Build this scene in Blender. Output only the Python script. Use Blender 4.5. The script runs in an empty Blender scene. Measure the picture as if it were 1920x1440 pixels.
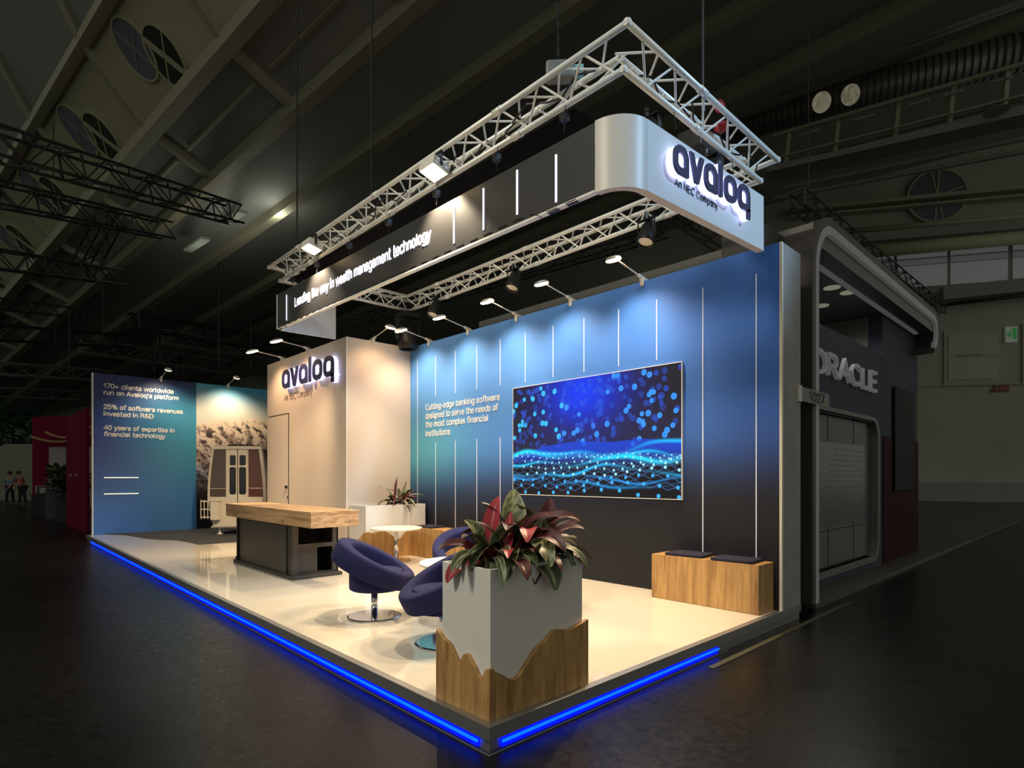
import bpy, bmesh, math, random
import numpy as np
from mathutils import Vector, Matrix
random.seed(7)
PI = math.pi
SC = bpy.context.scene
COL = SC.collection
# ------------------------------------------------------------------ camera
F_PX, Y_H, TH = 1085.96, 892.875, 0.7588
CAM = Vector((-2.0414, -2.3311, 1.5))
RV = Vector((math.cos(TH), -math.sin(TH), 0)); FV = Vector((math.sin(TH), math.cos(TH), 0)); UV = Vector((0, 0, 1))
cd = bpy.data.cameras.new('camera'); cam = bpy.data.objects.new('camera', cd); COL.objects.link(cam)
cam.location = CAM; cam.rotation_euler = (PI / 2, 0, -TH)
cd.sensor_width = 36; cd.lens = 36 * F_PX / 1920; cd.shift_y = (Y_H - 720) / 1920; cd.clip_end = 500; cd.clip_start = .05
SC.camera = cam

def ray(u, v): return (u - 960) / F_PX * RV + (Y_H - v) / F_PX * UV + FV
def P(u, v, d): return CAM + d * ray(u, v)                    # a point of the hall at depth d
def PL(u, v, ax, val):                                        # a point on an axis plane
    r = ray(u, v); return CAM + r * ((val - CAM[ax]) / r[ax])
def HIT(u, v, p0, n):
    r = ray(u, v); return CAM + r * ((p0 - CAM).dot(n) / r.dot(n))
def cc(l, z, f): return CAM + l * RV + f * FV + Vector((0, 0, z))   # camera-aligned offset (z relative to eye)

# ------------------------------------------------------------------ materials
def lin(c):
    if isinstance(c, str):
        c = tuple(int(c[i:i + 2], 16) / 255 for i in (0, 2, 4))
    return tuple((x / 12.92 if x <= .04045 else ((x + .055) / 1.055) ** 2.4) for x in c)
MATS = {}
def mat(name, col=(.5, .5, .5), rough=.5, metal=0., emit=None, es=1., spec=.5, coat=0., bump=None, var=None):
    if name in MATS: return MATS[name]
    m = bpy.data.materials.new(name); m.use_nodes = True; nt = m.node_tree; b = nt.nodes['Principled BSDF']
    L = lin(col) if isinstance(col, str) else col
    b.inputs['Base Color'].default_value = (*L, 1); b.inputs['Roughness'].default_value = rough
    b.inputs['Metallic'].default_value = metal; b.inputs['Specular IOR Level'].default_value = spec
    b.inputs['Coat Weight'].default_value = coat
    if emit is not None:
        E_ = lin(emit) if isinstance(emit, str) else emit
        b.inputs['Emission Color'].default_value = (*E_, 1); b.inputs['Emission Strength'].default_value = es
    if bump or var:
        tc = nt.nodes.new('ShaderNodeTexCoord'); no = nt.nodes.new('ShaderNodeTexNoise')
        no.inputs['Scale'].default_value = (bump or var)[0]; no.inputs['Detail'].default_value = 6
        nt.links.new(tc.outputs['Object'], no.inputs['Vector'])
        if bump:
            bp = nt.nodes.new('ShaderNodeBump'); bp.inputs['Strength'].default_value = bump[1]; bp.inputs['Distance'].default_value = .02
            nt.links.new(no.outputs['Fac'], bp.inputs['Height']); nt.links.new(bp.outputs['Normal'], b.inputs['Normal'])
        if var:
            rp = nt.nodes.new('ShaderNodeValToRGB'); k = var[1]
            rp.color_ramp.elements[0].position = .3; rp.color_ramp.elements[1].position = .7
            rp.color_ramp.elements[0].color = (*[x * (1 - k) for x in L], 1); rp.color_ramp.elements[1].color = (*[min(1, x * (1 + k)) for x in L], 1)
            nt.links.new(no.outputs['Fac'], rp.inputs['Fac']); nt.links.new(rp.outputs['Color'], b.inputs['Base Color'])
    MATS[name] = m; return m

def wood(name, scale, c0, c1, rough=.45):
    m = bpy.data.materials.new(name); m.use_nodes = True; nt = m.node_tree; b = nt.nodes['Principled BSDF']
    tc = nt.nodes.new('ShaderNodeTexCoord'); mp = nt.nodes.new('ShaderNodeMapping'); mp.inputs['Scale'].default_value = scale
    no = nt.nodes.new('ShaderNodeTexNoise'); no.inputs['Scale'].default_value = 1.6; no.inputs['Detail'].default_value = 8; no.inputs['Distortion'].default_value = .6
    n2 = nt.nodes.new('ShaderNodeTexNoise'); n2.inputs['Scale'].default_value = 9; n2.inputs['Detail'].default_value = 4
    mx = nt.nodes.new('ShaderNodeMath'); mx.operation = 'MULTIPLY_ADD'; mx.inputs[1].default_value = .35; 
    rp = nt.nodes.new('ShaderNodeValToRGB'); rp.color_ramp.elements[0].position = .42; rp.color_ramp.elements[1].position = .82
    rp.color_ramp.elements[0].color = (*lin(c0), 1); rp.color_ramp.elements[1].color = (*lin(c1), 1)
    l = nt.links.new
    l(tc.outputs['Object'], mp.inputs['Vector']); l(mp.outputs['Vector'], no.inputs['Vector']); l(mp.outputs['Vector'], n2.inputs['Vector'])
    l(n2.outputs['Fac'], mx.inputs[0]); l(no.outputs['Fac'], mx.inputs[2]); l(mx.outputs[0], rp.inputs['Fac']); l(rp.outputs['Color'], b.inputs['Base Color'])
    b.inputs['Roughness'].default_value = rough
    return m

def attr_mat(name, emit=0., rough=.5):
    m = bpy.data.materials.new(name); m.use_nodes = True; nt = m.node_tree; b = nt.nodes['Principled BSDF']
    a = nt.nodes.new('ShaderNodeAttribute'); a.attribute_name = 'print'
    if emit:
        b.inputs['Base Color'].default_value = (.01, .01, .012, 1)
        nt.links.new(a.outputs['Color'], b.inputs['Emission Color']); b.inputs['Emission Strength'].default_value = emit
    else:
        nt.links.new(a.outputs['Color'], b.inputs['Base Color'])
    b.inputs['Roughness'].default_value = rough
    return m

M_ALU = mat('aluminium', (.86, .86, .81), .4, .12)
M_ALUD = mat('brushed_aluminium_edge', (.42, .42, .42), .38, .8, bump=(60, .1))
M_CHROME = mat('chrome', (.75, .75, .76), .08, 1.)
M_BLACK = mat('black_metal', (.012, .012, .013), .45, .3)
M_BLKCLOTH = mat('black_cloth', (.003, .003, .003), .95, spec=.1)
M_FASCIA = mat('black_satin_print', (.028, .027, .027), .38, bump=(400, .12))
M_WHITE = mat('white_laminate', (.80, .78, .74), .4)
M_CABIN = mat('cabin_white_paint', (.70, .60, .51), .5)
M_GREYEND = mat('grey_end_panel', (.34, .33, .31), .6, var=(3, .12))
M_NAVY = mat('navy_felt', (.007, .0095, .075), .95, bump=(300, .3))
M_NAVYPAD = mat('navy_pad', (.018, .018, .045), .95, bump=(250, .4))
M_TEXTW = mat('white_lettering', (.85, .85, .85), .5)
M_TEXTG = mat('warm_white_lettering', (.82, .80, .74), .5)
M_TEXTE = mat('glowing_white_lettering', (.9, .9, .9), .5, emit=(.85, .78, 1.), es=1.3)
M_LEDW = mat('white_light_line', (.9, .9, .9), .5, emit=(.82, .80, 1.), es=1.6)
M_LINE = mat('pale_blue_line', (.82, .85, .95), .5, emit=(.7, .75, 1.), es=.08)
M_LETTER = mat('dark_navy_letter', (.03, .032, .105), .35)
M_GLOW = mat('blue_white_glow', (.9, .9, .95), .4, emit=(.52, .55, 1.), es=1.7)
M_LEDB = mat('blue_led', (.0, .0, .2), .4, emit=(.0, .004, 1.), es=1.6)
M_LEDB2 = mat('bright_blue_led', (.0, .05, .3), .4, emit=(.0, .11, 1.), es=1.8)
M_LENS = mat('warm_lamp_lens', (1, .9, .7), .4, emit=(1., .68, .32), es=13.)
M_FLOOD = mat('flood_lens', (1, .9, .7), .4, emit=(1., .72, .36), es=14.)
M_LAMPW = mat('white_lamp_body', (.7, .68, .63), .4)
M_OFFLENS = mat('unlit_lens', (.10, .10, .11), .2)
M_DECK = mat('white_gloss_floor', (.80, .745, .64), .06, spec=.6, coat=.35)
M_CARPET = mat('charcoal_carpet', (.045, .047, .052), .95, bump=(150, .5))
M_SOIL = mat('soil', (.015, .011, .008), .95, bump=(60, .8))
M_COUNTER = mat('dark_grey_metal', (.062, .056, .050), .42, .4, bump=(200, .06))
M_DARKIN = mat('dark_interior', (.012, .011, .010), .7)
M_WOODV = wood('oak_upright_grain', (9, 9, .8), '8a6238', 'caa066')
M_WOODY = wood('oak_lengthwise_grain', (5, .7, 16), '8c6a48', 'c9a67e')
M_TABLE = mat('white_table_top', (.82, .79, .72), .35)
M_OLIVE = mat('olive_roof_panel', (.42, .42, .27), .7)
M_OLIVEB = mat('olive_beam', (.33, .32, .22), .6)
M_ROOFG = mat('grey_roof_panel', (.27, .27, .245), .8)
M_ROOFD = mat('dark_roof_panel', (.25, .25, .22), .8)
M_HTRUSS = mat('black_hall_truss', (.006, .006, .006), .6)
M_HWALL = mat('beige_hall_wall', (.34, .345, .275), .7, var=(.25, .12))
M_HWALLB = mat('far_hall_wall', (.34, .38, .31), .8, var=(.2, .6))
M_DUCT = mat('grey_duct', (.20, .20, .18), .45, .5)
M_PIPE = mat('olive_pipe', (.19, .19, .15), .6)
M_RED = mat('crimson_stand_wall', (.155, .006, .030), .85, spec=.1)
M_ORED = mat('dark_red_panel', (.035, .003, .005), .7, spec=.15)
M_OGREY = mat('slate_blue_panel', (.060, .070, .098), .7, spec=.2)
M_OLIGHT = mat('pale_grey_panel', (.16, .17, .155), .5)
M_OBASE = mat('warm_grey_base', (.085, .082, .07), .5)
M_BAND = mat('soft_light_band', (.12, .12, .115), .5, emit=(.075, .072, .070), es=.7)
M_OLET = mat('soft_white_letters', (.10, .10, .10), .5, emit=(.10, .10, .105), es=.65)
M_OSPOT = mat('dim_downlight', (.6, .6, .55), .4, emit=(.16, .15, .11), es=.9)
M_GLASSG = mat('grey_daylight_pane', (.2, .2, .2), .3, emit=(.072, .068, .068), es=.75)
M_PANE1 = mat('violet_grey_pane', (.16, .16, .22), .3)
M_PANE2 = mat('dark_pane', (.03, .03, .025), .3)
M_EXIT = mat('exit_sign_green', (.02, .25, .06), .5, emit=(.01, .07, .018), es=.9)
M_EXITW = mat('exit_sign_white', (.5, .55, .5), .5, emit=(.06, .075, .06), es=.6)
M_ORANGE = mat('orange_sign', (.45, .12, .04), .5)
M_GOND = mat('cream_gondola_paint', (.74, .68, .58), .35, var=(4, .06))
M_GGLASS = mat('smoked_gondola_glass', (.10, .075, .068), .08, spec=.8)
M_GGLASS2 = mat('dark_blue_gondola_glass', (.02, .022, .03), .08, spec=.8)
M_RUB = mat('black_rubber', (.01, .01, .01), .7)
M_SKIN = mat('skin', (.35, .20, .14), .6)
M_TAPE = mat('olive_tape', (.05, .046, .024), .7)

# ------------------------------------------------------------------ mesh collector
class MB:
    def __init__(s): s.v = []; s.f = []; s.mi = []; s.cur = 0
    def face(s, idx): s.f.append(idx); s.mi.append(s.cur)
    def box(s, x0, y0, z0, x1, y1, z1):
        b = len(s.v)
        s.v += [(x, y, z) for z in (z0, z1) for x, y in ((x0, y0), (x1, y0), (x1, y1), (x0, y1))]
        for q in ((3, 2, 1, 0), (4, 5, 6, 7), (0, 1, 5, 4), (1, 2, 6, 5), (2, 3, 7, 6), (3, 0, 4, 7)): s.face([b + i for i in q])
        return s
    def obox(s, a, b, w, h, up=Vector((0, 0, 1))):            # box beam from a to b
        a, b = Vector(a), Vector(b); d = (b - a).normalized(); sx = d.cross(up).normalized(); u = sx.cross(d)
        i0 = len(s.v)
        for p in (a, b):
            for i, j in ((-1, -1), (1, -1), (1, 1), (-1, 1)): s.v.append(tuple(p + sx * i * w / 2 + u * j * h / 2))
        for q in ((3, 2, 1, 0), (4, 5, 6, 7), (0, 1, 5, 4), (1, 2, 6, 5), (2, 3, 7, 6), (3, 0, 4, 7)): s.face([i0 + i for i in q])
        return s
    def tube(s, a, b, r, n=8, r2=None):
        a, b = Vector(a), Vector(b); d = (b - a).normalized(); t = Vector((0, 0, 1)) if abs(d.z) < .9 else Vector((1, 0, 0))
        e1 = d.cross(t).normalized(); e2 = d.cross(e1); r2 = r if r2 is None else r2; i0 = len(s.v)
        for p, rr in ((a, r), (b, r2)):
            for k in range(n):
                c, q = math.cos(2 * PI * k / n), math.sin(2 * PI * k / n); s.v.append(tuple(p + e1 * c * rr + e2 * q * rr))
        for k in range(n): s.face([i0 + k, i0 + (k + 1) % n, i0 + n + (k + 1) % n, i0 + n + k])
        s.face([i0 + k for k in range(n)][::-1]); s.face([i0 + n + k for k in range(n)])
        return s
    def path(s, pts, r, n=6):
        for a, b in zip(pts, pts[1:]): s.tube(a, b, r, n)
        return s
    def lathe(s, prof, n=32, c=(0, 0, 0), M=None):
        i0 = len(s.v); m = len(prof)
        for k in range(n):
            a = 2 * PI * k / n
            for r, z in prof:
                p = Vector((c[0] + r * math.cos(a), c[1] + r * math.sin(a), c[2] + z)); s.v.append(tuple(M @ p if M else p))
        for k in range(n):
            k2 = (k + 1) % n
            for j in range(m - 1): s.face([i0 + k * m + j, i0 + k2 * m + j, i0 + k2 * m + j + 1, i0 + k * m + j + 1])
        if prof[0][0] > 1e-6: s.face([i0 + k * m for k in range(n)][::-1])
        if prof[-1][0] > 1e-6: s.face([i0 + k * m + m - 1 for k in range(n)])
        return s
    def prism(s, pts, fn, w0, w1):                            # polygon (u,v) extruded along w; fn maps (u,v,w) to space
        i0 = len(s.v); n = len(pts)
        for w in (w0, w1): s.v += [tuple(fn(u, v, w)) for u, v in pts]
        for k in range(n): s.face([i0 + k, i0 + (k + 1) % n, i0 + n + (k + 1) % n, i0 + n + k])
        s.face([i0 + k for k in range(n)][::-1]); s.face([i0 + n + k for k in range(n)])
        return s
    def ring(s, outer, inner, fn, w0, w1):                    # closed band between two outlines with equal point counts
        i0 = len(s.v); n = len(outer)
        for pts in (outer, inner):
            for w in (w0, w1): s.v += [tuple(fn(u, v, w)) for u, v in pts]
        O0, O1, I0, I1 = i0, i0 + n, i0 + 2 * n, i0 + 3 * n
        for k in range(n):
            q = (k + 1) % n
            s.face([O0 + k, O0 + q, O1 + q, O1 + k]); s.face([I0 + q, I0 + k, I1 + k, I1 + q])
            s.face([O1 + k, O1 + q, I1 + q, I1 + k]); s.face([O0 + q, O0 + k, I0 + k, I0 + q])
        return s
    def quad(s, a, b, c, d):
        i = len(s.v); s.v += [tuple(a), tuple(b), tuple(c), tuple(d)]; s.face([i, i + 1, i + 2, i + 3]); return s
    def build(s, name, mats, parent=None, smooth=False, bevel=0., fix=True, xf=None):
        me = bpy.data.meshes.new(name)
        vs = [tuple(xf @ Vector(p)) for p in s.v] if xf else s.v
        me.from_pydata(vs, [], s.f)
        for m in (mats if isinstance(mats, (list, tuple)) else [mats]): me.materials.append(m)
        for p, i in zip(me.polygons, s.mi): p.material_index = i
        if fix:
            bm = bmesh.new(); bm.from_mesh(me); bmesh.ops.recalc_face_normals(bm, faces=bm.faces); bm.to_mesh(me); bm.free()
        if smooth:
            for p in me.polygons: p.use_smooth = True
        me.update()
        o = bpy.data.objects.new(name, me); COL.objects.link(o)
        if parent: o.parent = parent
        if bevel:
            b = o.modifiers.new('bevel', 'BEVEL'); b.width = bevel; b.segments = 2; b.limit_method = 'ANGLE'; b.angle_limit = .7
        if smooth == 'auto' or (smooth and bevel): pass
        return o

def smooth_by_angle(o, ang=35):
    me = o.data
    for p in me.polygons: p.use_smooth = True
    try: me.set_sharp_from_angle(angle=math.radians(ang))
    except Exception: pass
    return o
def tag(o, label, cat, group=None, kind=None):
    o['label'] = label; o['category'] = cat
    if group: o['group'] = group
    if kind: o['kind'] = kind
    return o
def struct(o): o['kind'] = 'structure'; return o
def thing(name, label, cat, loc=(0, 0, 0), rz=0., group=None):
    o = bpy.data.objects.new(name, None); COL.objects.link(o); o.location = loc; o.rotation_euler = (0, 0, rz); o.empty_display_size = .1
    return tag(o, label, cat, group)
def recenter(o, loc):                                         # move a top-level mesh's origin to its base
    loc = Vector(loc); o.data.transform(Matrix.Translation(-loc)); o.location = loc; return o
def copy_tree(o, parent=None):
    c = o.copy(); COL.objects.link(c); c.parent = parent
    for ch in list(o.children): copy_tree(ch, c)
    return c
def frX(x, y0, z0, ox=0, oy=0, oz=0): return lambda u, v, w: Vector((x - w - ox, y0 - u - oy, z0 + v - oz))     # plane facing -x, text runs towards -y
def frY(x0, y, z0, ox=0, oy=0, oz=0): return lambda u, v, w: Vector((x0 + u - ox, y - w - oy, z0 + v - oz))     # plane facing -y, text runs towards +x

def el(cx, cy, rx, ry, a0, a1, n=14): return [(cx + rx * math.cos(math.radians(a0 + (a1 - a0) * k / n)), cy + ry * math.sin(math.radians(a0 + (a1 - a0) * k / n))) for k in range(n + 1)]
def bowl(cx): return el(cx, .365, .23, .365, 0, 360, 22)
def st(x, a, b): return [(x, a), (x, b)]
ARCH = [(.05, .42), (.10, .61), (.20, .71), (.30, .73), (.41, .68), (.47, .54), (.47, 0)]
GL = {  # advance width and centre-line strokes; cap height 1
 'a': (.56, [[(.05, .57), (.11, .68), (.25, .73), (.39, .69), (.45, .56), (.45, 0)], [(.45, .43), (.22, .40), (.09, .34), (.04, .2), (.09, .06), (.21, 0), (.35, .05), (.45, .18)]]),
 'b': (.60, [st(.05, 0, 1), bowl(.29)]), 'c': (.53, [el(.28, .365, .23, .365, 45, 315)]), 'd': (.60, [st(.52, 0, 1), bowl(.28)]),
 'e': (.57, [[(.05, .37)] + el(.28, .365, .23, .365, 0, 318, 18)]), 'f': (.36, [[(.36, .99), (.26, 1.0), (.17, .95), (.15, .82), (.15, 0)], [(.0, .73), (.33, .73)]]),
 'g': (.60, [[(.52, .73), (.52, -.08), (.46, -.22), (.28, -.28), (.09, -.21)], bowl(.28)]), 'h': (.57, [st(.05, 0, 1), ARCH]), 'i': (.20, [st(.06, 0, .73), st(.06, .90, 1.02)]),
 'k': (.54, [st(.05, 0, 1), [(.46, .73), (.06, .28)], [(.20, .43), (.49, 0)]]), 'l': (.20, [st(.06, 0, 1)]),
 'm': (.87, [st(.05, 0, .73), [(.05, .42), (.09, .61), (.18, .72), (.28, .72), (.37, .66), (.41, .54), (.41, 0)], [(.41, .42), (.45, .61), (.54, .72), (.64, .72), (.73, .66), (.77, .54), (.77, 0)]]),
 'n': (.57, [st(.05, 0, .73), ARCH]), 'o': (.58, [bowl(.28)]), 'p': (.60, [st(.05, -.27, .73), bowl(.29)]), 'q': (.60, [st(.52, -.27, .73), bowl(.28)]),
 'r': (.37, [st(.05, 0, .73), [(.05, .42), (.10, .60), (.19, .70), (.33, .71)]]),
 's': (.51, [[(.42, .58), (.35, .69), (.23, .73), (.10, .69), (.05, .56), (.12, .44), (.33, .34), (.43, .22), (.38, .06), (.22, 0), (.09, .04), (.02, .17)]]),
 't': (.37, [[(.15, .95), (.15, .14), (.20, .02), (.34, .01)], [(.0, .73), (.33, .73)]]), 'u': (.57, [[(.05, .73), (.05, .22), (.11, .05), (.24, 0), (.39, .06), (.47, .26)], st(.47, 0, .73)]),
 'v': (.51, [[(.0, .73), (.245, 0), (.49, .73)]]), 'w': (.78, [[(.0, .73), (.19, 0), (.38, .72), (.57, 0), (.76, .73)]]), 'x': (.5, [[(0, .73), (.46, 0)], [(.46, .73), (0, 0)]]),
 'y': (.52, [[(.0, .73), (.26, .02)], [(.50, .73), (.20, -.18), (.13, -.26), (.02, -.27)]]),
 'A': (.74, [[(.0, 0), (.36, 1), (.72, 0)], [(.13, .33), (.59, .33)]]), 'C': (.78, [el(.42, .5, .37, .5, 44, 316, 18)]), 'D': (.76, [[(.06, .0), (.06, 1), (.32, 1), (.56, .90), (.68, .68), (.70, .5), (.68, .32), (.56, .10), (.32, 0), (.06, 0)]]),
 'E': (.62, [[(.54, 1), (.06, 1), (.06, 0), (.55, 0)], [(.06, .52), (.50, .52)]]), 'L': (.56, [[(.06, 1), (.06, 0), (.52, 0)]]), 'N': (.74, [[(.06, 0), (.06, 1), (.64, 0), (.64, 1)]]),
 'O': (.84, [el(.42, .5, .38, .5, 0, 360, 26)]), 'R': (.68, [[(.06, 0), (.06, 1), (.38, 1), (.55, .92), (.59, .75), (.54, .57), (.38, .49), (.06, .49)], [(.36, .49), (.62, 0)]]),
 '0': (.62, [el(.30, .5, .26, .5, 0, 360, 22)]), '1': (.40, [[(.03, .80), (.14, .86), (.24, 1), (.24, 0)]]), '2': (.58, [[(.04, .74), (.10, .92), (.28, 1), (.46, .92), (.50, .74), (.42, .55), (.04, 0), (.54, 0)]]),
 '4': (.62, [[(.44, 0), (.44, 1), (.03, .30), (.58, .30)]]), '5': (.58, [[(.50, 1), (.12, 1), (.08, .53), (.26, .62), (.44, .56), (.52, .36), (.46, .10), (.28, 0), (.10, .05), (.03, .20)]]), '7': (.55, [[(.03, 1), (.52, 1), (.20, 0)]]),
 '%': (.92, [el(.20, .76, .16, .24, 0, 360), el(.70, .24, .16, .24, 0, 360), [(.66, 1), (.24, 0)]]), '&': (.72, [[(.66, 0), (.18, .66), (.16, .86), (.28, 1), (.42, .94), (.44, .78), (.34, .62), (.12, .46), (.05, .26), (.12, .06), (.30, 0), (.48, .10), (.62, .42)]]),
 '+': (.62, [[(.05, .40), (.55, .40)], [(.30, .15), (.30, .65)]]), '-': (.36, [[(.05, .36), (.30, .36)]]), "'": (.18, [st(.06, .74, 1)]), ' ': (.28, [])}
def text_into(mb, s, fn, width, cap, weight=.13, w0=0.0, w1=.003):
    x = 0.; strokes = []
    for ch in s:
        adv, ps = GL[ch]; strokes += [[(x + a, b) for a, b in p] for p in ps]; x += adv + .075
    x0 = min(a for p in strokes for a, b in p); x1 = max(a for p in strokes for a, b in p); sx = width / (x1 - x0); h = weight * cap / 2
    for si, p in enumerate(strokes):
        wt = w1 + .0012 * (si % 4)
        q = [Vector(((a - x0) * sx, b * cap)) for a, b in p]; closed = (q[0] - q[-1]).length < 1e-5 and len(q) > 3
        if closed: q = q[:-1]
        n = len(q); i0 = len(mb.v)
        for k in range(n):
            a = q[k - 1] if (k > 0 or closed) else None; c = q[(k + 1) % n] if (k < n - 1 or closed) else None
            d1 = (q[k] - a).normalized() if a is not None else None; d2 = (c - q[k]).normalized() if c is not None else None
            d1 = d1 if d1 is not None else d2; d2 = d2 if d2 is not None else d1
            n1 = Vector((-d1.y, d1.x)); n2 = Vector((-d2.y, d2.x)); m = n1 + n2; m = m.normalized() if m.length > .2 else n1
            f = min(1.9, 1 / max(.4, m.dot(n1))); e = Vector((0, 0))
            if not closed and k == 0: e = -d2 * (h * .98 if p[0][1] not in (0, 1, .73) else 0)
            if not closed and k == n - 1: e = d1 * (h * .98 if p[-1][1] not in (0, 1, .73) else 0)
            for sg, w in ((1, w0), (-1, w0), (-1, wt), (1, wt)):
                pt = q[k] + e + m * (sg * h * f); mb.v.append(tuple(fn(pt.x, pt.y, w)))
        for k in range(n if closed else n - 1):
            A_, B_ = i0 + 4 * k, i0 + 4 * ((k + 1) % n)
            for r in range(4): mb.face([A_ + r, A_ + (r + 1) % 4, B_ + (r + 1) % 4, B_ + r])
        if not closed: mb.face([i0, i0 + 1, i0 + 2, i0 + 3]); mb.face([i0 + 4 * n - 4 + r for r in (3, 2, 1, 0)])

def grid_print(name, fn, nu, nv, U, V, func, material, parent=None):   # a printed surface: func(u,v arrays 0..1) -> rgb array
    us = np.linspace(0, 1, nu); vs = np.linspace(0, 1, nv); uu, vv = np.meshgrid(us, vs)
    rgb = func(uu, vv).reshape(-1, 3)
    verts = [tuple(fn(u * U, v * V, 0)) for v in vs for u in us]
    faces = [(j * nu + i, j * nu + i + 1, (j + 1) * nu + i + 1, (j + 1) * nu + i) for j in range(nv - 1) for i in range(nu - 1)]
    me = bpy.data.meshes.new(name); me.from_pydata(verts, [], faces); me.materials.append(material)
    a = me.color_attributes.new('print', 'FLOAT_COLOR', 'POINT')
    a.data.foreach_set('color', np.concatenate([rgb, np.ones((len(rgb), 1))], 1).astype(np.float32).ravel())
    o = bpy.data.objects.new(name, me); COL.objects.link(o)
    if parent: o.parent = parent
    return o
def h2(ix, iy, s): return np.modf(np.abs(np.sin(ix * 127.1 + iy * 311.7 + s * 74.7) * 43758.5453))[0]
def vn(x, y, s=0):
    ix, iy = np.floor(x), np.floor(y); fx, fy = x - ix, y - iy; fx = fx * fx * (3 - 2 * fx); fy = fy * fy * (3 - 2 * fy)
    a, b, c, d = h2(ix, iy, s), h2(ix + 1, iy, s), h2(ix, iy + 1, s), h2(ix + 1, iy + 1, s)
    return (a * (1 - fx) + b * fx) * (1 - fy) + (c * (1 - fx) + d * fx) * fy
def fbm(x, y, s=0, o=5):
    t = 0; a = .5
    for k in range(o): t = t + a * vn(x * 2 ** k, y * 2 ** k, s + k); a *= .5
    return t
def mix(a, b, t): return a + (b - a) * np.clip(t, 0, 1)[..., None]
def ss(a, b, x): t = np.clip((x - a) / (b - a), 0, 1); return t * t * (3 - 2 * t)
def L3(h): return np.array(lin(h))

def spot(name, loc, aim, watts, col=(1, .78, .52), size=100, blend=.7, rad=.08, parent=None):
    l = bpy.data.lights.new(name, 'SPOT'); l.energy = watts; l.color = col; l.spot_size = math.radians(size); l.spot_blend = blend; l.shadow_soft_size = rad
    o = bpy.data.objects.new(name, l); COL.objects.link(o); o.location = loc
    o.rotation_euler = (Vector(aim) - Vector(loc)).to_track_quat('-Z', 'Y').to_euler()
    return o

# ================================================================== THE STAND
ZP = .156; W = 3.884; WT = .483; H = 3.84; YC = 6.608; XK = 2.618; YC2 = 10.083; YB = 13.866; XL = .119; XM = 2.2626
# ---- raised floor
pf = thing('raised_stand_floor', 'raised white glossy stand floor edged in aluminium with blue light strips', 'platform', (0, 0, 0))
MB().box(.055, .055, .03, W + WT, YB + .1, ZP - .002).build('deck', M_DECK, pf)
e = MB(); e.box(0, 0, .078, .055, YB + .1, ZP); e.box(.055, 0, .078, W + WT, .055, ZP)
e.box(-.004, -.004, .0, .0, YB + .1, .012); e.box(0, -.004, .0, 2.7, 0, .012); e.box(.02, .02, .0, .055, YB, .078); e.box(.055, .02, 0, W + WT, .055, .078)
o = e.build('edge_trim', M_ALUD, pf, bevel=.002); o['label'] = 'brushed aluminium edge trim'
d = MB()                                                      # deck joints are thin dark seams let into the floor
def led(x0, y0, x1, y1):
    m = MB(); dx = .019 if x0 == x1 else 0
    if dx: m.box(.004, y0, .018, .019, y1, .066)
    else: m.box(x0, .004, .018, x1, .019, .066)
    s = m.build('light_strip', M_LEDB, pf); s['label'] = 'glowing blue light strip'
    t = MB()
    if dx: t.tube((.002, y0, .052), (.002, y1, .052), .009)
    else: t.tube((x0, .002, .052), (x1, .002, .052), .009)
    t.build('light_tube', M_LEDB2, s)
led(0, .10, 0, 5.0); led(0, 5.015, 0, 7.7); led(0, 7.715, 0, 13.3)
led(.10, 0, 2.56, 0)
cp = [(.33, 13.86), (.64, 13.40), (.74, 12.7), (.829, 12.12), (1.0, 11.7), (1.204, 11.34), (1.28, 10.86), (1.31, 10.35), (1.33, 10.13), (2.04, 10.12), (3.87, 10.10), (3.87, 13.86)]
o = MB().prism(cp, lambda u, v, w: (u, v, w), ZP, ZP + .006).build('carpet', M_CARPET); tag(o, 'charcoal carpet area with wavy edge on the white floor under the gondola', 'carpet')

# ---- blue partition wall
bw = thing('partition_wall', 'long tall blue partition wall with pale vertical lines and white slogan', 'wall', (W, 0, ZP))
fB = frX(W, YC2, ZP, W, 0, ZP)
MB().box(.004, .03, 0, WT - .004, YC2, H - ZP).build('wall_core', M_CABIN, bw)
def blue_print(u, v):
    y = (1 - u) * (YC2 - .02) + .02; z = v * (H - ZP) + ZP
    t = np.clip(y / 6.5, 0, 1.2)
    top = mix(L3('3873d4') + 0 * y[..., None], L3('5a98e8') + 0 * y[..., None], ss(.05, .85, t))
    teal = L3('4fa7b4'); navy = L3('0f1121') * (1 - .35 * (1 - np.clip(t, 0, 1))[..., None]); mid = mix(L3('2f63c2') + 0 * y[..., None], L3('4b88d4') + 0 * y[..., None], t)
    zm = 1.55 - .45 * (t - .3) + .12 * (fbm(y * .6, z * .5, 3) - .5)          # where the dark foot of the print begins
    c = mix(top, mid, ss(3.2, 1.9, z)); c = mix(c, L3('26427e') + 0 * c, ss(1.9, 1.1, z) * (1 - .4 * np.clip(t, 0, 1)))
    c = mix(c, teal + 0 * c, .75 * np.exp(-((y - 6.3) / 1.3) ** 2 - ((z - 1.95) / .65) ** 2))
    c = mix(c, navy, ss(zm + .75, zm - .55, z))
    return c
bp_ = grid_print('printed_panel', fB, 180, 60, YC2 - .02, H - ZP, blue_print, attr_mat('blue_gradient_print', 0, .65), bw)
bp_.data.transform(Matrix.Translation((-.001, 0, 0)))
o = MB().box(.0, -.0 + .006, 0, WT, .03, H - ZP).build('end_panel', M_GREYEND, bw, bevel=.003); o['label'] = 'grey end panel'
MB().box(-.006, .004, 0, .03, .03, H - ZP).build('corner_profile', mat('cream_profile', (.75, .70, .58), .4), bw)
YL = [6.381, 5.832, 5.280, 4.727, 4.177, 3.637, 3.092, 2.542, 1.988, 1.441, .856, .264]
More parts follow.
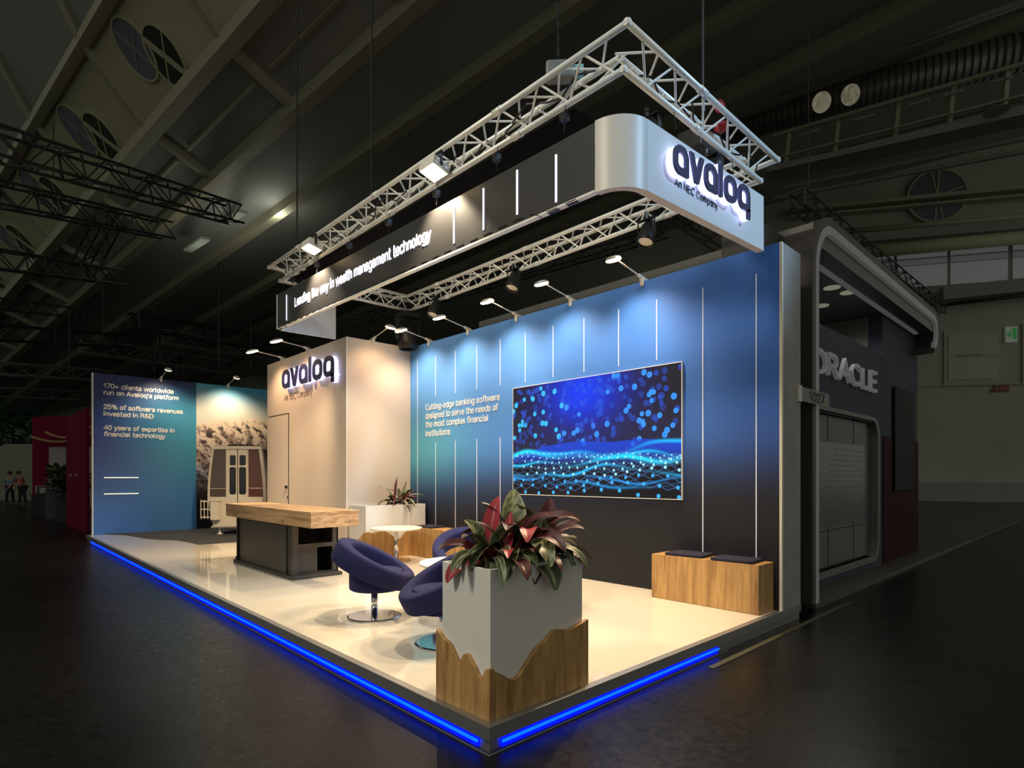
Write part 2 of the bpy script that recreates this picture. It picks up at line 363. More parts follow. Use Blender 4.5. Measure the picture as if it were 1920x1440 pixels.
for k, y in enumerate(YL):
    segs = [(ZP + .02, 3.58)] if k in (0, 10, 11) else [(2.88, 3.58), (.66, 2.09)] if k in (1, 2, 3, 4) else [(2.87, 3.58)]
    for z0, z1 in segs:
        if y < 6.1 and z0 < .7: z0 = .645 if (k < 5 or k > 9) else z0
        MB().box(-.004, y - .0055, z0 - ZP, 0, y + .0055, z1 - ZP).build('line', M_LINE, bw)
for s, wd, z in (('Cutting-edge banking software', 1.933, 2.662), ('designed to serve the needs of', 1.90, 2.510), ('the most complex financial', 1.66, 2.360), ('institutions', .70, 2.202)):
    tx = MB(); text_into(tx, s, frX(W - .002, 6.125, z, W, 0, ZP), wd, .098, .135); tx.build('lettering', M_TEXTW, bw)

# ---- LED screen
sc = thing('video_screen', 'large wide video screen showing blue dots and a wave on the blue wall', 'screen', (W, 2.484, 1.239))
sw, sh = 2.762, 1.552
fS = frX(W - .028, 3.865, 1.239, W, 2.484, 1.239)
rim = MB(); t_ = .008
for a in ((-.03, -1.381 - t_, -t_, -.001, 1.381 + t_, 0), (-.03, -1.381 - t_, sh, -.001, 1.381 + t_, sh + t_), (-.03, -1.381 - t_, 0, -.001, -1.381, sh), (-.03, 1.381, 0, -.001, 1.381 + t_, sh)): rim.box(*a)
o = rim.build('frame', M_ALU, sc); o['label'] = 'thin silver frame'
MB().box(-.026, -1.381, 0, -.001, 1.381, sh).build('back_panel', M_BLACK, sc)
def screen_img(u, v):
    ny, nx = u.shape; asp = sw / sh; rng = np.random.RandomState(5)
    c = np.zeros((ny, nx, 3)) + L3('15141c')
    g = np.exp(-((u - .47) / .22) ** 2 - ((v - .86) / .34) ** 2)
    c = mix(c, L3('0a35e0') + 0 * c, g * .95)
    c = mix(c, L3('20203f') + 0 * c, .6 * np.exp(-((v - .5) / .2) ** 2))
    def dot(cx, cy, r, col, a, ringy=0.):
        x0, x1 = int((cx - r * 2.2) * nx), int((cx + r * 2.2) * nx) + 2; y0, y1 = int((cy - r * 2.2 * asp) * ny), int((cy + r * 2.2 * asp) * ny) + 2
        x0, y0 = max(0, x0), max(0, y0); x1, y1 = min(nx, x1), min(ny, y1)
        if x1 <= x0 or y1 <= y0: return
        d = np.hypot(u[y0:y1, x0:x1] - cx, (v[y0:y1, x0:x1] - cy) / asp) / r
        m = ss(1.12, .85, d) * a * (1 - ringy * .35 * ss(.7, .2, d)); c[y0:y1, x0:x1] = mix(c[y0:y1, x0:x1], col + 0 * c[y0:y1, x0:x1], m)
    for k in range(230):                                       # drifting out-of-focus dots
        cx = rng.rand(); cy = .42 + .56 * rng.rand() ** .9
        side = abs(cx - .47) * 2; bright = rng.rand() < .16 + .22 * side
        col = L3('35b8f5') if bright and cx < .35 else L3('2f8df0') if bright else L3('2350c8')
        dot(cx, cy, .0105 + .004 * rng.rand(), col, .95 if bright else .28 + .3 * rng.rand(), .8)
    c = mix(c, L3('06070f') + 0 * c, ss(.40, .30, v) * .85)
    def wave(u, k):
        return .035 * np.sin(u * 5.5 + k * 1.3) + .022 * np.sin(u * 11 + k * 2.1) + .012 * np.sin(u * 19 - k)
    hill = .425 + .04 * np.exp(-((u - .45) / .2) ** 2) + .03 * np.exp(-((u - .80) / .12) ** 2) - .07 * ss(.25, 0, u)
    m = ss(.005, -.005, v - hill) * ss(.24, .40, v); c = mix(c, L3('0d3fc4') + 0 * c, m * .75)
    for base, k, th, col, a in ((.335, .3, .017, '10d8f8', 1.), (.385, 1.7, .013, '12b0f4', .9), (.30, 2.6, .011, '14c8f4', .9), (.20, 3.3, .011, '18b8f4', .9), (.155, 4.6, .008, '1598f0', .7), (.115, .9, .010, '14a0f0', .55)):
        yy = base + wave(u, k); c = mix(c, L3(col) + 0 * c, np.exp(-((v - yy) / th) ** 2) * a * (.55 + .45 * np.sin(u * 9 + k * 3)))
    rows = 8
    for r in range(rows):                                      # net of lines with bright knots
        t = r / (rows - 1); base = .35 - .32 * t ** 1.35; n = int(26 - 16 * t); ph = rng.rand()
        for s in (1, -1):
            fr = (u * n * .5 + ph) % 1.; zig = (np.abs(fr - .5) * 2 - .5) * s * (.03 + .035 * t)
            yy = base + .5 * wave(u, r * .5) + zig
            if r < rows - 1: c = mix(c, L3('5c8fd8') + 0 * c, np.exp(-((v - yy) / .003) ** 2) * .36)
        for q in range(n + 1):
            cx = (q + ph * 2) / n
            if 0 <= cx <= 1:
                cy = base + .5 * wave(np.array(cx), r * .5) + .015 * (rng.rand() - .5)
                dot(cx + .008 * (rng.rand() - .5), float(cy), .0035 + .0055 * t, L3('9fe6f8') if t < .6 else L3('35a8f0'), .95)
    return c
o = grid_print('display', fS, 560, 315, sw, sh, screen_img, attr_mat('screen_picture', 1.35, .25), sc); o['label'] = 'lit display with dots and waves'

# ---- white cabin with hidden door
cb = thing('white_cabin', 'tall white box room with a flush door beside the blue wall', 'cabin', (XK, YC, ZP))
MB().box(0, 0, 0, W - XK - .002, YC2 - YC, H - ZP).build('body', M_CABIN, cb, bevel=.003)
e = MB(); e.box(-.006, -.006, 0, .012, .012, H - ZP); e.build('corner_bead', mat('pale_corner_bead', (.86, .82, .76), .4), cb)
dr = MB().box(-.006, 8.985 - YC, 0, .004, 9.98 - YC, 2.735 - ZP).build('door', M_CABIN, cb)
gp = MB(); gp.box(-.008, 8.965 - YC, 0, .0, 8.985 - YC, 2.74 - ZP); gp.box(-.008, 8.965 - YC, 2.727 - ZP, .0, 9.985 - YC, 2.745 - ZP)
gp.build('door_gap', M_DARKIN, cb)
MB().lathe([(.0, 0), (.028, 0), (.028, .04), (0, .045)], 16, M=Matrix.Translation((-.006, 9.04 - YC, 1.288 - ZP)) @ Matrix.Rotation(-PI / 2, 4, 'Y')).build('door_knob', M_BLACK, dr)
MB().lathe([(.0, 0), (.024, 0), (.024, .01), (0, .012)], 16, M=Matrix.Translation((-.008, 9.01 - YC, 1.09 - ZP)) @ Matrix.Rotation(-PI / 2, 4, 'Y')).build('lock', M_CHROME, dr)

# ---- logo letters
def rrect(x0, y0, x1, y1, rs, n=8):                            # corner radii: bl, br, tr, tl
    pts = []
    for (cx, cy, a0), r in zip(((x0, y0, PI), (x1, y0, 1.5 * PI), (x1, y1, 0), (x0, y1, .5 * PI)), rs):
        qx = cx + (r if cx == x0 else -r); qy = cy + (r if cy == y0 else -r)
        for k in range(n + 1): a = a0 + PI / 2 * k / n; pts.append((qx + r * math.cos(a), qy + r * math.sin(a)))
    return pts
def logo(sign, fn, size, sx, depth):
    st = .25
    def ringl(m, x, w, y0=0., br=.36, f=None, a=0, b=1, g=0.):
        r = .40
        m.ring(rrect(x - g, y0 - g, x + w + g, 1 + g, (r, br, r, r)), rrect(x + st + g * 1, y0 + st + g, x + w - st - g, 1 - st - g, (.16,) * 4), f, a, b)
    xs = {'a1': 0., 'v': 1.02, 'a2': 2.06, 'l': 3.14, 'o': 3.56, 'q': 4.70}
    def shape(m, key, f, a, b, g):
        x = xs[key]
        if key in ('a1', 'a2'): ringl(m, x, .95, br=.04, f=f, a=a, b=b, g=g)
        elif key == 'o': ringl(m, x, 1.0, br=.40, f=f, a=a, b=b, g=g)
        elif key == 'v': m.prism([(x - g, 1 + g), (x + .27, 1 + g), (x + .49, .40), (x + .71, 1 + g), (x + .98 + g, 1 + g), (x + .62 + g, -g), (x + .36 - g, -g)], f, a, b)
        elif key == 'l': m.prism(rrect(x - g, -g, x + st + g, 1.26 + g, (.05, .05, .05, .05), 4), f, a, b)
        elif key == 'q':
            ringl(m, x, 1.0, br=.04, f=f, a=a, b=b, g=g); m.prism([(x + 1. - st - g, -.30 - g), (x + 1. + g, -.30 - g), (x + 1. + g, .1), (x + 1. - st - g, .1)], f, a, b)
    f2 = lambda u, v, w: fn(u * sx, v * size, w)
    for key in xs:
        m = MB(); shape(m, key, f2, depth, depth + .018, 0.)
        l = m.build('letter', M_LETTER, sign)
        g = MB(); shape(g, key, f2, .012, depth - .001, -.002)
        q = g.build('glowing_edge', M_GLOW, l); q['label'] = 'blue-white glowing edge behind the letter face'
lg = thing('illuminated_logo', 'back-lit avaloq letters on the white cabin above the flush door', 'sign', (XK, 8.06, 3.0), group=None)
logo(lg, frX(XK - .0, 9.078, 3.212, XK, 8.06, 3.0), .362, 2.19 / 5.70, .08)
tg = MB(); text_into(tg, 'An NEC Company', frX(XK - .001, 9.19, 3.0, XK, 8.06, 3.0), 1.27, .118, .10); tg.build('tagline', mat('brown_grey_lettering', (.22, .15, .11), .6), lg)

# ---- rear wall with figures and alpine mural
rw = thing('display_wall', 'blue rear wall with three client figures beside an alpine mural', 'wall', (XL, YB, ZP))
fR = frY(0, -.006, 0)
MB().box(0, 0, 0, 4.9 - XL, .1, H + .03 - ZP).build('wall_core', M_WHITE, rw)
MB().box(-.02, -.012, 0, .004, .1, H + .03 - ZP).build('corner_profile', mat('white_profile', (.8, .8, .8), .4), rw)
def rear_print(u, v):
    c = mix(L3('1f3f8c') + 0 * u[..., None], L3('3d8fae') + 0 * u[..., None], ss(.05, 1.0, u * .9 + .15 * v))
    c = mix(c, L3('1b2a63') + 0 * c, ss(.75, 1.05, v + .1 * (1 - u)))
    c = mix(c, L3('3a74c0') + 0 * c, ss(.55, .15, v) * .75)
    return c
grid_print('figures_panel', fR, 60, 80, XM - XL, H + .03 - ZP, rear_print, attr_mat('rear_blue_print', 0, .5), rw)
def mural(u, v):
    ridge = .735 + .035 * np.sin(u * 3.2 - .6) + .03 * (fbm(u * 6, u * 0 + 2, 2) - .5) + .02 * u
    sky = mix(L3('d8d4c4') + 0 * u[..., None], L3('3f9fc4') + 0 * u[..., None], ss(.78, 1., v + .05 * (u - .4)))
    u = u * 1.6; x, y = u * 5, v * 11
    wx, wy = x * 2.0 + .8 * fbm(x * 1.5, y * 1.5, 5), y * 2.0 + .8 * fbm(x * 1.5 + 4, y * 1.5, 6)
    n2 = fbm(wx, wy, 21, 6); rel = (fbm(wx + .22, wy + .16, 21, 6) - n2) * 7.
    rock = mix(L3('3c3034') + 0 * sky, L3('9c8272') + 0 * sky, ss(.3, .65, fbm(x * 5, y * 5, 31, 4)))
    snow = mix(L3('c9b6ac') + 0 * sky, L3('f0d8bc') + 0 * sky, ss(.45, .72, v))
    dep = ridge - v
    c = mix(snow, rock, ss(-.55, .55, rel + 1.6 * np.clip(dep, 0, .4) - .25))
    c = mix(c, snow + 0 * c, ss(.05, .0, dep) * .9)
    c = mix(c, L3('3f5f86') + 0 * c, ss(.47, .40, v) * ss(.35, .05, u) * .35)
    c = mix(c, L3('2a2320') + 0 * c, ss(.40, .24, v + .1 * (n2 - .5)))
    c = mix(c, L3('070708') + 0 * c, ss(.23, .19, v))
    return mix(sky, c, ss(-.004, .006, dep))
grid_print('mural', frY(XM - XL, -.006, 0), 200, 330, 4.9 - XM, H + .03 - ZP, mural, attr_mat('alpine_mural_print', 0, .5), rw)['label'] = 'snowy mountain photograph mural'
for s, wd, z in (('170+ clients worldwide', 1.42, 3.545), ("run on Avaloq's platform", 1.53, 3.392), ('25% of software revenues', 1.625, 3.062), ('invested in R&D', .985, 2.90), ('40 years of expertise in', 1.435, 2.580), ('financial technology', 1.24, 2.428)):
    tr = MB(); text_into(tr, s, frY(.325, YB - .008, z, XL, YB, ZP), wd, .100, .185); tr.build('lettering', M_TEXTG, rw)
for z in (1.467, 1.088):
    MB().box(.325 - XL, -.02, z - ZP - .009, 1.005 - XL, -.006, z - ZP + .009).build('light_line', mat('warm_light_line', (.9, .85, .7), .4, emit=(1., .86, .6), es=1.0), rw)

# ---- arm lamps clamped to the wall tops
def arm_lamp(loc, out, label, group, watts, aim, L=.6, up=.12, glow=None, lcol=(1, .80, .56)):
    out = Vector(out); t = thing('arm_floodlight', label, 'lamp', loc, math.atan2(out.y, out.x), group)
    b = MB(); b.box(-.03, -.03, .001, .075, .03, .035); b.box(.057, -.025, -.06, .073, .025, .001) ; b.build('clamp', M_LAMPW, t, bevel=.004)
    MB().tube((0, 0, .03), (.13, 0, .055), .022, 10).build('transformer', M_LAMPW, t)
    MB().tube((.10, 0, .05), (L - .06, 0, up), .0085, 8).build('arm', M_LAMPW, t)
    Mh = Matrix.Translation((L, 0, up)) @ Matrix.Rotation(.35, 4, 'Y') @ Matrix.Diagonal((1.0, .62, 1, 1))
    MB().lathe([(0, .022), (.05, .020), (.10, .008), (.115, -.010), (.112, -.018)], 24, M=Mh).build('head', M_LAMPW, t, smooth=True)
    MB().lathe([(.113, -.016), (.118, -.026), (.09, -.042), (0, -.05)], 24, M=Mh).build('lens', glow or M_LENS, t, smooth=True)
    if watts:
        pos = Vector(loc) + out * (L - .02) + Vector((0, 0, up - .10)); spot('lamp_light', pos, aim, watts, lcol, 125, .9, .06)
    return t
ords = ['nearest the grey wall end', 'second from the grey wall end', 'third from the grey wall end', 'fourth from the grey wall end', 'the one by the cabin']
for k, y in enumerate((1.637, 2.763, 3.815, 4.945, 6.021)):
    arm_lamp((W + .05, y, H), (-1, 0, 0), 'glowing arm floodlight on the blue wall, ' + ords[k], 'arm floodlights over the blue wall', 84, (W, y, 2.0), .635, .13)
arm_lamp((3.112, YC + .05, H), (0, -1, 0), 'glowing arm floodlight on the cabin top, over its face towards the seating', 'arm floodlights on the cabin', 36, (3.112, YC, 2.0), .63, .15, None, (1, .64, .36))
arm_lamp((XK + .05, 9.3, H), (-1, 0, 0), 'glowing arm floodlight on the cabin top above the flush door, left of the logo', 'arm floodlights on the cabin', 75, (XK, 9.3, 2.0), .64, .10, None, (1, .64, .36))
arm_lamp((XK + .05, 8.109, H), (-1, 0, 0), 'glowing arm floodlight on the cabin top directly over the logo', 'arm floodlights on the cabin', 60, (XK, 8.1, 2.0), .64, .10, None, (1, .66, .40))
M_LENS2 = mat('pale_lamp_lens', (.9, .85, .7), .4, emit=(1., .85, .6), es=1.6)
arm_lamp((1.479, YB + .05, H + .03), (0, -1, 0), 'small arm floodlight above the blue figures panel of the rear wall', 'arm floodlights on the rear wall', 115, (1.45, YB, 1.9), .75, .16, M_LENS2)
arm_lamp((3.027, YB + .05, H + .03), (0, -1, 0), 'small arm floodlight above the alpine mural of the rear wall', 'arm floodlights on the rear wall', 125, (3.0, YB, 1.9), .70, .16, M_LENS2)

# ---- reception counter
ct = thing('reception_counter', 'reception counter with thick oak slab top on a dark metal base', 'counter', (1.385, 6.05, ZP))
def cbx(m, x0, y0, z0, x1, y1, z1): return m.box(x0 - 1.385, y0 - 6.05, z0 - ZP, x1 - 1.385, y1 - 6.05, z1 - ZP)
tp = MB(); cbx(tp, 1.03, 4.465, 1.030, 1.680, 7.613, 1.062); cbx(tp, 1.034, 4.470, .861, 1.672, 7.608, 1.031)
tp.build('slab_top', M_WOODY, ct, bevel=.003)
for y in (5.35, 5.29, 7.18, 7.12): dt = MB(); cbx(dt, 1.031, y - .012, .878, 1.0345, y + .012, .892); dt.build('fixing_hole', M_BLACK, ct)
for y in (5.34, 7.17): dt = MB(); cbx(dt, 1.031, y - .01, .905, 1.0345, y + .01, .925); dt.build('fixing_hole', M_BLACK, ct)
MB().box(1.04 - 1.385, 5.02 - 6.05, 0, 1.73 - 1.385, 7.28 - 6.05, .045).build('plinth', M_COUNTER, ct, bevel=.003)
pn = MB(); cbx(pn, 1.075, 5.27, ZP + .045, 1.095, 7.10, .861); cbx(pn, 1.68, 5.09, ZP + .045, 1.70, 7.2, .861); cbx(pn, 1.09, 7.16, ZP + .045, 1.69, 7.2, .861)
pn.build('side_panel', M_COUNTER, ct)
cs = MB()
cbx(cs, 1.065, 5.09, ZP + .045, 1.145, 5.245, .861); cbx(cs, 1.62, 5.09, ZP + .045, 1.70, 5.14, .861)
cbx(cs, 1.145, 5.09, .55, 1.62, 5.115, .605); cbx(cs, 1.145, 5.09, ZP + .045, 1.62, 5.115, .225)
cs.build('end_frame', M_COUNTER, ct)
sh_ = MB(); cbx(sh_, 1.145, 5.12, .56, 1.67, 7.1, .585); sh_.build('shelf', M_DARKIN, ct)
pn2 = MB(); cbx(pn2, 1.145, 5.13, .225, 1.42, 5.15, .55); pn2.build('drawer_front', M_COUNTER, ct)
bk = MB(); cbx(bk, 1.096, 5.6, ZP + .045, 1.679, 5.62, .861); bk.build('inner_back', M_DARKIN, ct)
for y in (5.255, 7.15):
    lm = MB(); cbx(lm, 1.052, y - .018, ZP + .05, 1.09, y + .018, .861); l = lm.build('leg', M_BLACK, ct)
    lb = MB(); cbx(lb, 1.040, y - .03, ZP + .045, 1.10, y + .03, ZP + .10); lb.build('foot', M_BLACK, l)

# ---- planters with a mountain-line oak skirt
def planter(name, x0, y0, x1, y1, ztop, label, ins, left, front, sides):
    t = thing(name, label, 'planter', ((x0 + x1) / 2, (y0 + y1) / 2, ZP)); ox, oy = (x0 + x1) / 2, (y0 + y1) / 2
    a, b, c, d = x0 + ins - ox, y0 + ins - oy, x1 - ins - ox, y1 - ins - oy; h = ztop - ZP; k = .022
    m = MB(); ou = [(a, b), (c, b), (c, d), (a, d)]; inn = [(a + k, b + k), (c - k, b + k), (c - k, d - k), (a + k, d - k)]
    m.ring(ou, inn, lambda u, v, w: (u, v, w), .03, h); m.build('box', M_WHITE, t, bevel=.002)
    MB().box(a + k, b + k, h - .09, c - k, d - k, h - .045).build('soil', M_SOIL, t)
    th = ins - .001
    if left:
        pts = [(-(y1 - oy), 0)] + [(-(y - oy), z - ZP) for y, z in left] + [(-(y0 - oy), 0)]
        MB().prism(pts, lambda u, v, w: (x0 - ox + w, -u, v), 0, th).build('oak_skirt', M_WOODV, t)
    pts = [(x0 + th - ox, 0)] + [(max(x, x0 + th) - ox, z - ZP) for x, z in front] + [(x1 - ox, 0)]
    MB().prism(pts, lambda u, v, w: (u, y0 - oy + w, v), 0, th).build('oak_skirt', M_WOODV, t)
    m = MB(); m.box(x1 - th - ox, y0 + th - oy, 0, x1 - ox, y1 - oy, sides); m.box(x0 + th - ox, y1 - th - oy, 0, x1 - th - ox, y1 - oy, sides)
    m.build('oak_skirt', M_WOODV, t)
    return t
planter('planter_box', .048, .048, .895, .545, .982, 'large white planter box with jagged oak skirt at the front corner of the stand', .028,
        [(.545, .569), (.53, .562), (.488, .531), (.44, .515), (.409, .500), (.37, .455), (.333, .413), (.315, .415), (.300, .445), (.283, .471), (.26, .483), (.244, .480), (.215, .45), (.178, .414), (.16, .388), (.141, .378), (.122, .382), (.109, .392), (.092, .425), (.077, .440), (.06, .438), (.048, .444)],
        [(.048, .444), (.08, .43), (.113, .409), (.165, .378), (.20, .352), (.223, .344), (.25, .346), (.278, .356), (.32, .392), (.365, .435), (.40, .468), (.432, .489), (.47, .503), (.501, .517), (.535, .545), (.572, .562), (.63, .556), (.695, .541), (.74, .541), (.772, .549), (.83, .558), (.895, .575)], .40)
planter('planter_box', 2.64, 6.02, 3.82, 6.60, 1.022, 'white planter box with wavy oak skirt against the cabin, behind the bench', .012,
        [(6.60, .49), (6.52, .42), (6.45, .46), (6.36, .40), (6.28, .45), (6.2, .50), (6.1, .57), (6.02, .60)],
        [(2.64, .60), (2.70, .595), (2.76, .575), (2.84, .585), (2.92, .60), (2.97, .61), (3.02, .59), (3.07, .55), (3.13, .525), (3.19, .47), (3.245, .44), (3.30, .46), (3.35, .52), (3.40, .565), (3.45, .59), (3.55, .575), (3.66, .60), (3.82, .57)], .40)

# ---- benches and pads
bn = thing('bench', 'oak box bench with two dark pads at the near end of the blue wall', 'bench', (3.70, .683, ZP))
MB().box(3.527 - 3.70, .085 - .683, 0, W - .004 - 3.70, 1.281 - .683, .480).build('seat_box', M_WOODV, bn, bevel=.003)
bn2 = thing('bench', 'long oak box bench with three dark pads by the back planter', 'bench', (3.69, 4.75, ZP))
MB().box(3.50 - 3.69, 3.48 - 4.75, 0, W - .004 - 3.69, 6.015 - 4.75, .480).build('seat_box', M_WOODV, bn2, bevel=.003)
def pad(x, y, rz, label, group, L=.43, Wd=.33):
    m = MB(); m.prism(rrect(-Wd / 2, -L / 2, Wd / 2, L / 2, (.03,) * 4, 4), lambda u, v, w: (u, v, w), 0, .03)
    o = m.build('seat_pad', M_NAVYPAD, bevel=.008); o.location = (x, y, ZP + .481); o.rotation_euler = (0, 0, rz); return tag(o, label, 'cushion', group)
pad(3.715, .925, .06, 'dark navy seat pad on the near oak bench, further from the wall end', 'pads on the near bench')
pad(3.70, .385, .05, 'dark navy seat pad on the near oak bench, next to the grey wall end', 'pads on the near bench')
pad(3.70, 5.72, .0, 'dark seat pad on the long bench, next to the back planter', 'pads on the long bench')
pad(3.70, 4.78, .0, 'dark seat pad on the long bench, middle of its three', 'pads on the long bench')
pad(3.70, 4.22, .0, 'dark seat pad on the long bench, furthest from the back planter', 'pads on the long bench')

# ---- round tables
def table(x, y, label):
    t = thing('round_table', label, 'table', (x, y, ZP), group='round white tables')
    MB().lathe([(0, .505), (.385, .505), (.40, .512), (.405, .522), (.40, .532), (0, .532)], 64).build('tabletop', M_TABLE, t)
    MB().lathe([(.034, .014), (.034, .505)], 24).build('column', M_CHROME, t, smooth=True)
    MB().lathe([(0, 0), (.235, 0), (.235, .006), (.22, .014), (0, .016)], 48).build('base_plate', M_CHROME, t)
table(2.941, 5.588, 'low round white table on chrome column, beside the back planter')
table(1.40, 1.99, 'low round white table mostly hidden behind the front planter, among the chairs')

# ---- ring chairs
def make_chair(label):
    t = thing('ring_armchair', label, 'chair', (0, 0, ZP), group='blue ring swivel chairs')
    tilt = .46; m = MB(); n, k = 56, 20; i0 = 0
    for a in range(n):
        A = 2 * PI * a / n
        for b in range(k):
            B = 2 * PI * b / k; cx, cz = math.copysign(abs(math.cos(B)) ** .42, math.cos(B)), math.copysign(abs(math.sin(B)) ** .42, math.sin(B))
            back = (1 - math.cos(A)) / 2
            r = .322 + cx * (.056 + .014 * back); z = cz * (.082 + .022 * back)
            p = Vector((r * math.cos(A) * 1.05, r * math.sin(A) * 1.02, z)); p = Matrix.Rotation(tilt, 3, 'Y') @ p
            m.v.append((p.x + .0, p.y, p.z + .49))
    for a in range(n):
        for b in range(k): m.face([a * k + b, ((a + 1) % n) * k + b, ((a + 1) % n) * k + (b + 1) % k, a * k + (b + 1) % k])
    m.build('ring_back', M_NAVY, t, smooth=True)
    prof = [(0, .262), (.235, .262), (.250, .272), (.255, .29), (.255, .420), (.248, .440), (.22, .450), (0, .454)]
    smooth_by_angle(MB().lathe(prof, 40, c=(.02, 0, 0)).build('seat', M_NAVY, t), 50)
    MB().lathe([(.030, .012), (.030, .256)], 24).build('column', M_CHROME, t, smooth=True)
    MB().lathe([(0, 0), (.255, 0), (.255, .006), (.24, .012), (0, .013)], 56).build('base_disc', M_CHROME, t)
    return t
c0 = make_chair('blue ring swivel armchair in full view in front of the reception counter')
c0.location = (.83, 2.62, ZP); c0.rotation_euler.z = -TH + .06
for (x, y, rz, lb) in ((.80, 1.44, -TH - PI / 2 - 1.2, 'blue ring swivel armchair half hidden by the left side of the front planter'),
                       (0, 0, 0, 'blue ring swivel armchair seen behind the front plant, nearer the back table'),
                       (0, 0, 1, 'blue ring swivel armchair hidden by the front plant, nearest the bench with two pads')):
    c = copy_tree(c0); c['label'] = lb
    if (x, y, rz) == (0, 0, 0): q = cc(-.50, 0, 6.5); c.location = (q.x, q.y, ZP); c.rotation_euler.z = -TH - PI / 2 + .1
    elif rz == 1: q = cc(.36, 0, 6.1); c.location = (q.x, q.y, ZP); c.rotation_euler.z = -TH - PI / 2 + .8
    else: c.location = (x, y, ZP); c.rotation_euler.z = rz

# ---- stromanthe plants
M_LEAFT = bpy.data.materials.new('variegated_leaf'); M_LEAFT.use_nodes = True
nt = M_LEAFT.node_tree; b_ = nt.nodes['Principled BSDF']; at = nt.nodes.new('ShaderNodeAttribute'); at.attribute_name = 'print'
nt.links.new(at.outputs['Color'], b_.inputs['Base Color']); b_.inputs['Roughness'].default_value = .42
def leaf(vs, fs, cols, base, direc, length, width, droop, twist, rng, up=1.):
    d = Vector(direc).normalized(); side = d.cross(Vector((0, 0, 1)));
    side = side.normalized() if side.length > .05 else Vector((1, 0, 0)); side = Matrix.Rotation(twist, 3, d) @ side
    n, k = 13, 9; p = Vector(base); dirn = d.copy(); rows = []; step = length / (n - 1)
    stripe = rng.random() * 9; pale = rng.random(); mar = rng.random()
    for i in range(n):
        t = i / (n - 1); w = width * (math.sin(PI * min(1, t * .94 + .04)) ** .75) * (1 - .25 * t)
        nn = side.cross(dirn).normalized(); rows.append((p.copy(), side.copy(), nn, w, t))
        p = p + dirn * step
        dirn = (dirn + Vector((0, 0, -droop * step * 6 * (.3 + t)))).normalized(); side = (side - dirn * side.dot(dirn)).normalized()
    for sgn in (1, -1):
        i0 = len(vs)
        for p, s, nn, w, t in rows:
            for j in range(k):
                q = (j / (k - 1) - .5) * 2
                vs.append(tuple(p + s * q * w / 2 + nn * (abs(q) * w * .22 + sgn * .0012)))
                if sgn * up > 0:
                    aq = abs(q); f = .5 + .5 * math.sin(t * 34 - aq * 6 + stripe); f = f * f
                    green = np.array(lin('1d3818')); cream = np.array(lin('b4b88c')); dark = np.array(lin('0d1a10'))
                    cshade = green * .65 + dark * .35
                    a = .75 if aq < .1 else .85 if aq > .95 else .10 + f * max(.08, pale * 1.1 - .25) * (1 - .5 * aq)
                    c = cshade * (1 - a) + cream * a
                else:
                    c = np.array(lin('4a101a')) * (.6 + .5 * rng.random()) if mar < .7 else np.array(lin('a02c3a'))
                cols.append((*c, 1))
        for i in range(n - 1):
            for j in range(k - 1): fs.append((i0 + i * k + j, i0 + i * k + j + 1, i0 + (i + 1) * k + j + 1, i0 + (i + 1) * k + j))
def plant(label, loc, crowns, seed, hgt, lw, special=(), ll=1., zs=1.):
    rng = random.Random(seed); t = thing('leafy_plant', label, 'plant', loc)
    vs, fs, cols = [], [], []; sm = MB()
    for (cx, cy, nl, sc_) in crowns:
        for q in range(nl):
            a = 2 * PI * (q * .382 + rng.random() * .12); tier = q / nl; lean = .15 + 1.25 * tier ** .8
            Ls = hgt * sc_ * (1.0 - .62 * tier) * (.85 + .3 * rng.random())
            base = Vector((cx, cy, 0)); tip = base + Vector((math.cos(a) * math.sin(lean * .6) * Ls, math.sin(a) * math.sin(lean * .6) * Ls, Ls * math.cos(lean * .6)))
            sm.path([base, (base + tip) / 2 + Vector((0, 0, .02)), tip], .004, 5)
            dirv = Vector((math.cos(a) * math.sin(lean), math.sin(a) * math.sin(lean), math.cos(lean) * .9))
            leaf(vs, fs, cols, tip, dirv, (.22 + .15 * rng.random()) * sc_ * ll, lw * (.85 + .55 * rng.random()) * sc_, .7 + 1.2 * tier + .4 * rng.random(), rng.uniform(-.7, .7), rng, 1 if rng.random() > .58 else -1)
    for (bx, by, bz, dx, dy, dz, L_, w_, dr_, tw, upf) in special:
        sm.path([Vector((bx * .6, by * .6, 0)), Vector((bx, by, bz))], .004, 5)
        leaf(vs, fs, cols, (bx, by, bz), (dx, dy, dz), L_, w_, dr_, tw, rng, upf)
    vs = [(x, y, z * zs) for x, y, z in vs]; sm.v = [(x, y, z * zs) for x, y, z in sm.v]
    me = bpy.data.meshes.new('foliage'); me.from_pydata(vs, [], fs); me.materials.append(M_LEAFT)
    a = me.color_attributes.new('print', 'FLOAT_COLOR', 'POINT'); a.data.foreach_set('color', np.array(cols, np.float32).ravel())
    for p in me.polygons: p.use_smooth = True
    o = bpy.data.objects.new('foliage', me); COL.objects.link(o); o.parent = t
    sm.build('stems', mat('dark_red_stem', (.10, .03, .03), .5), t)
    return t
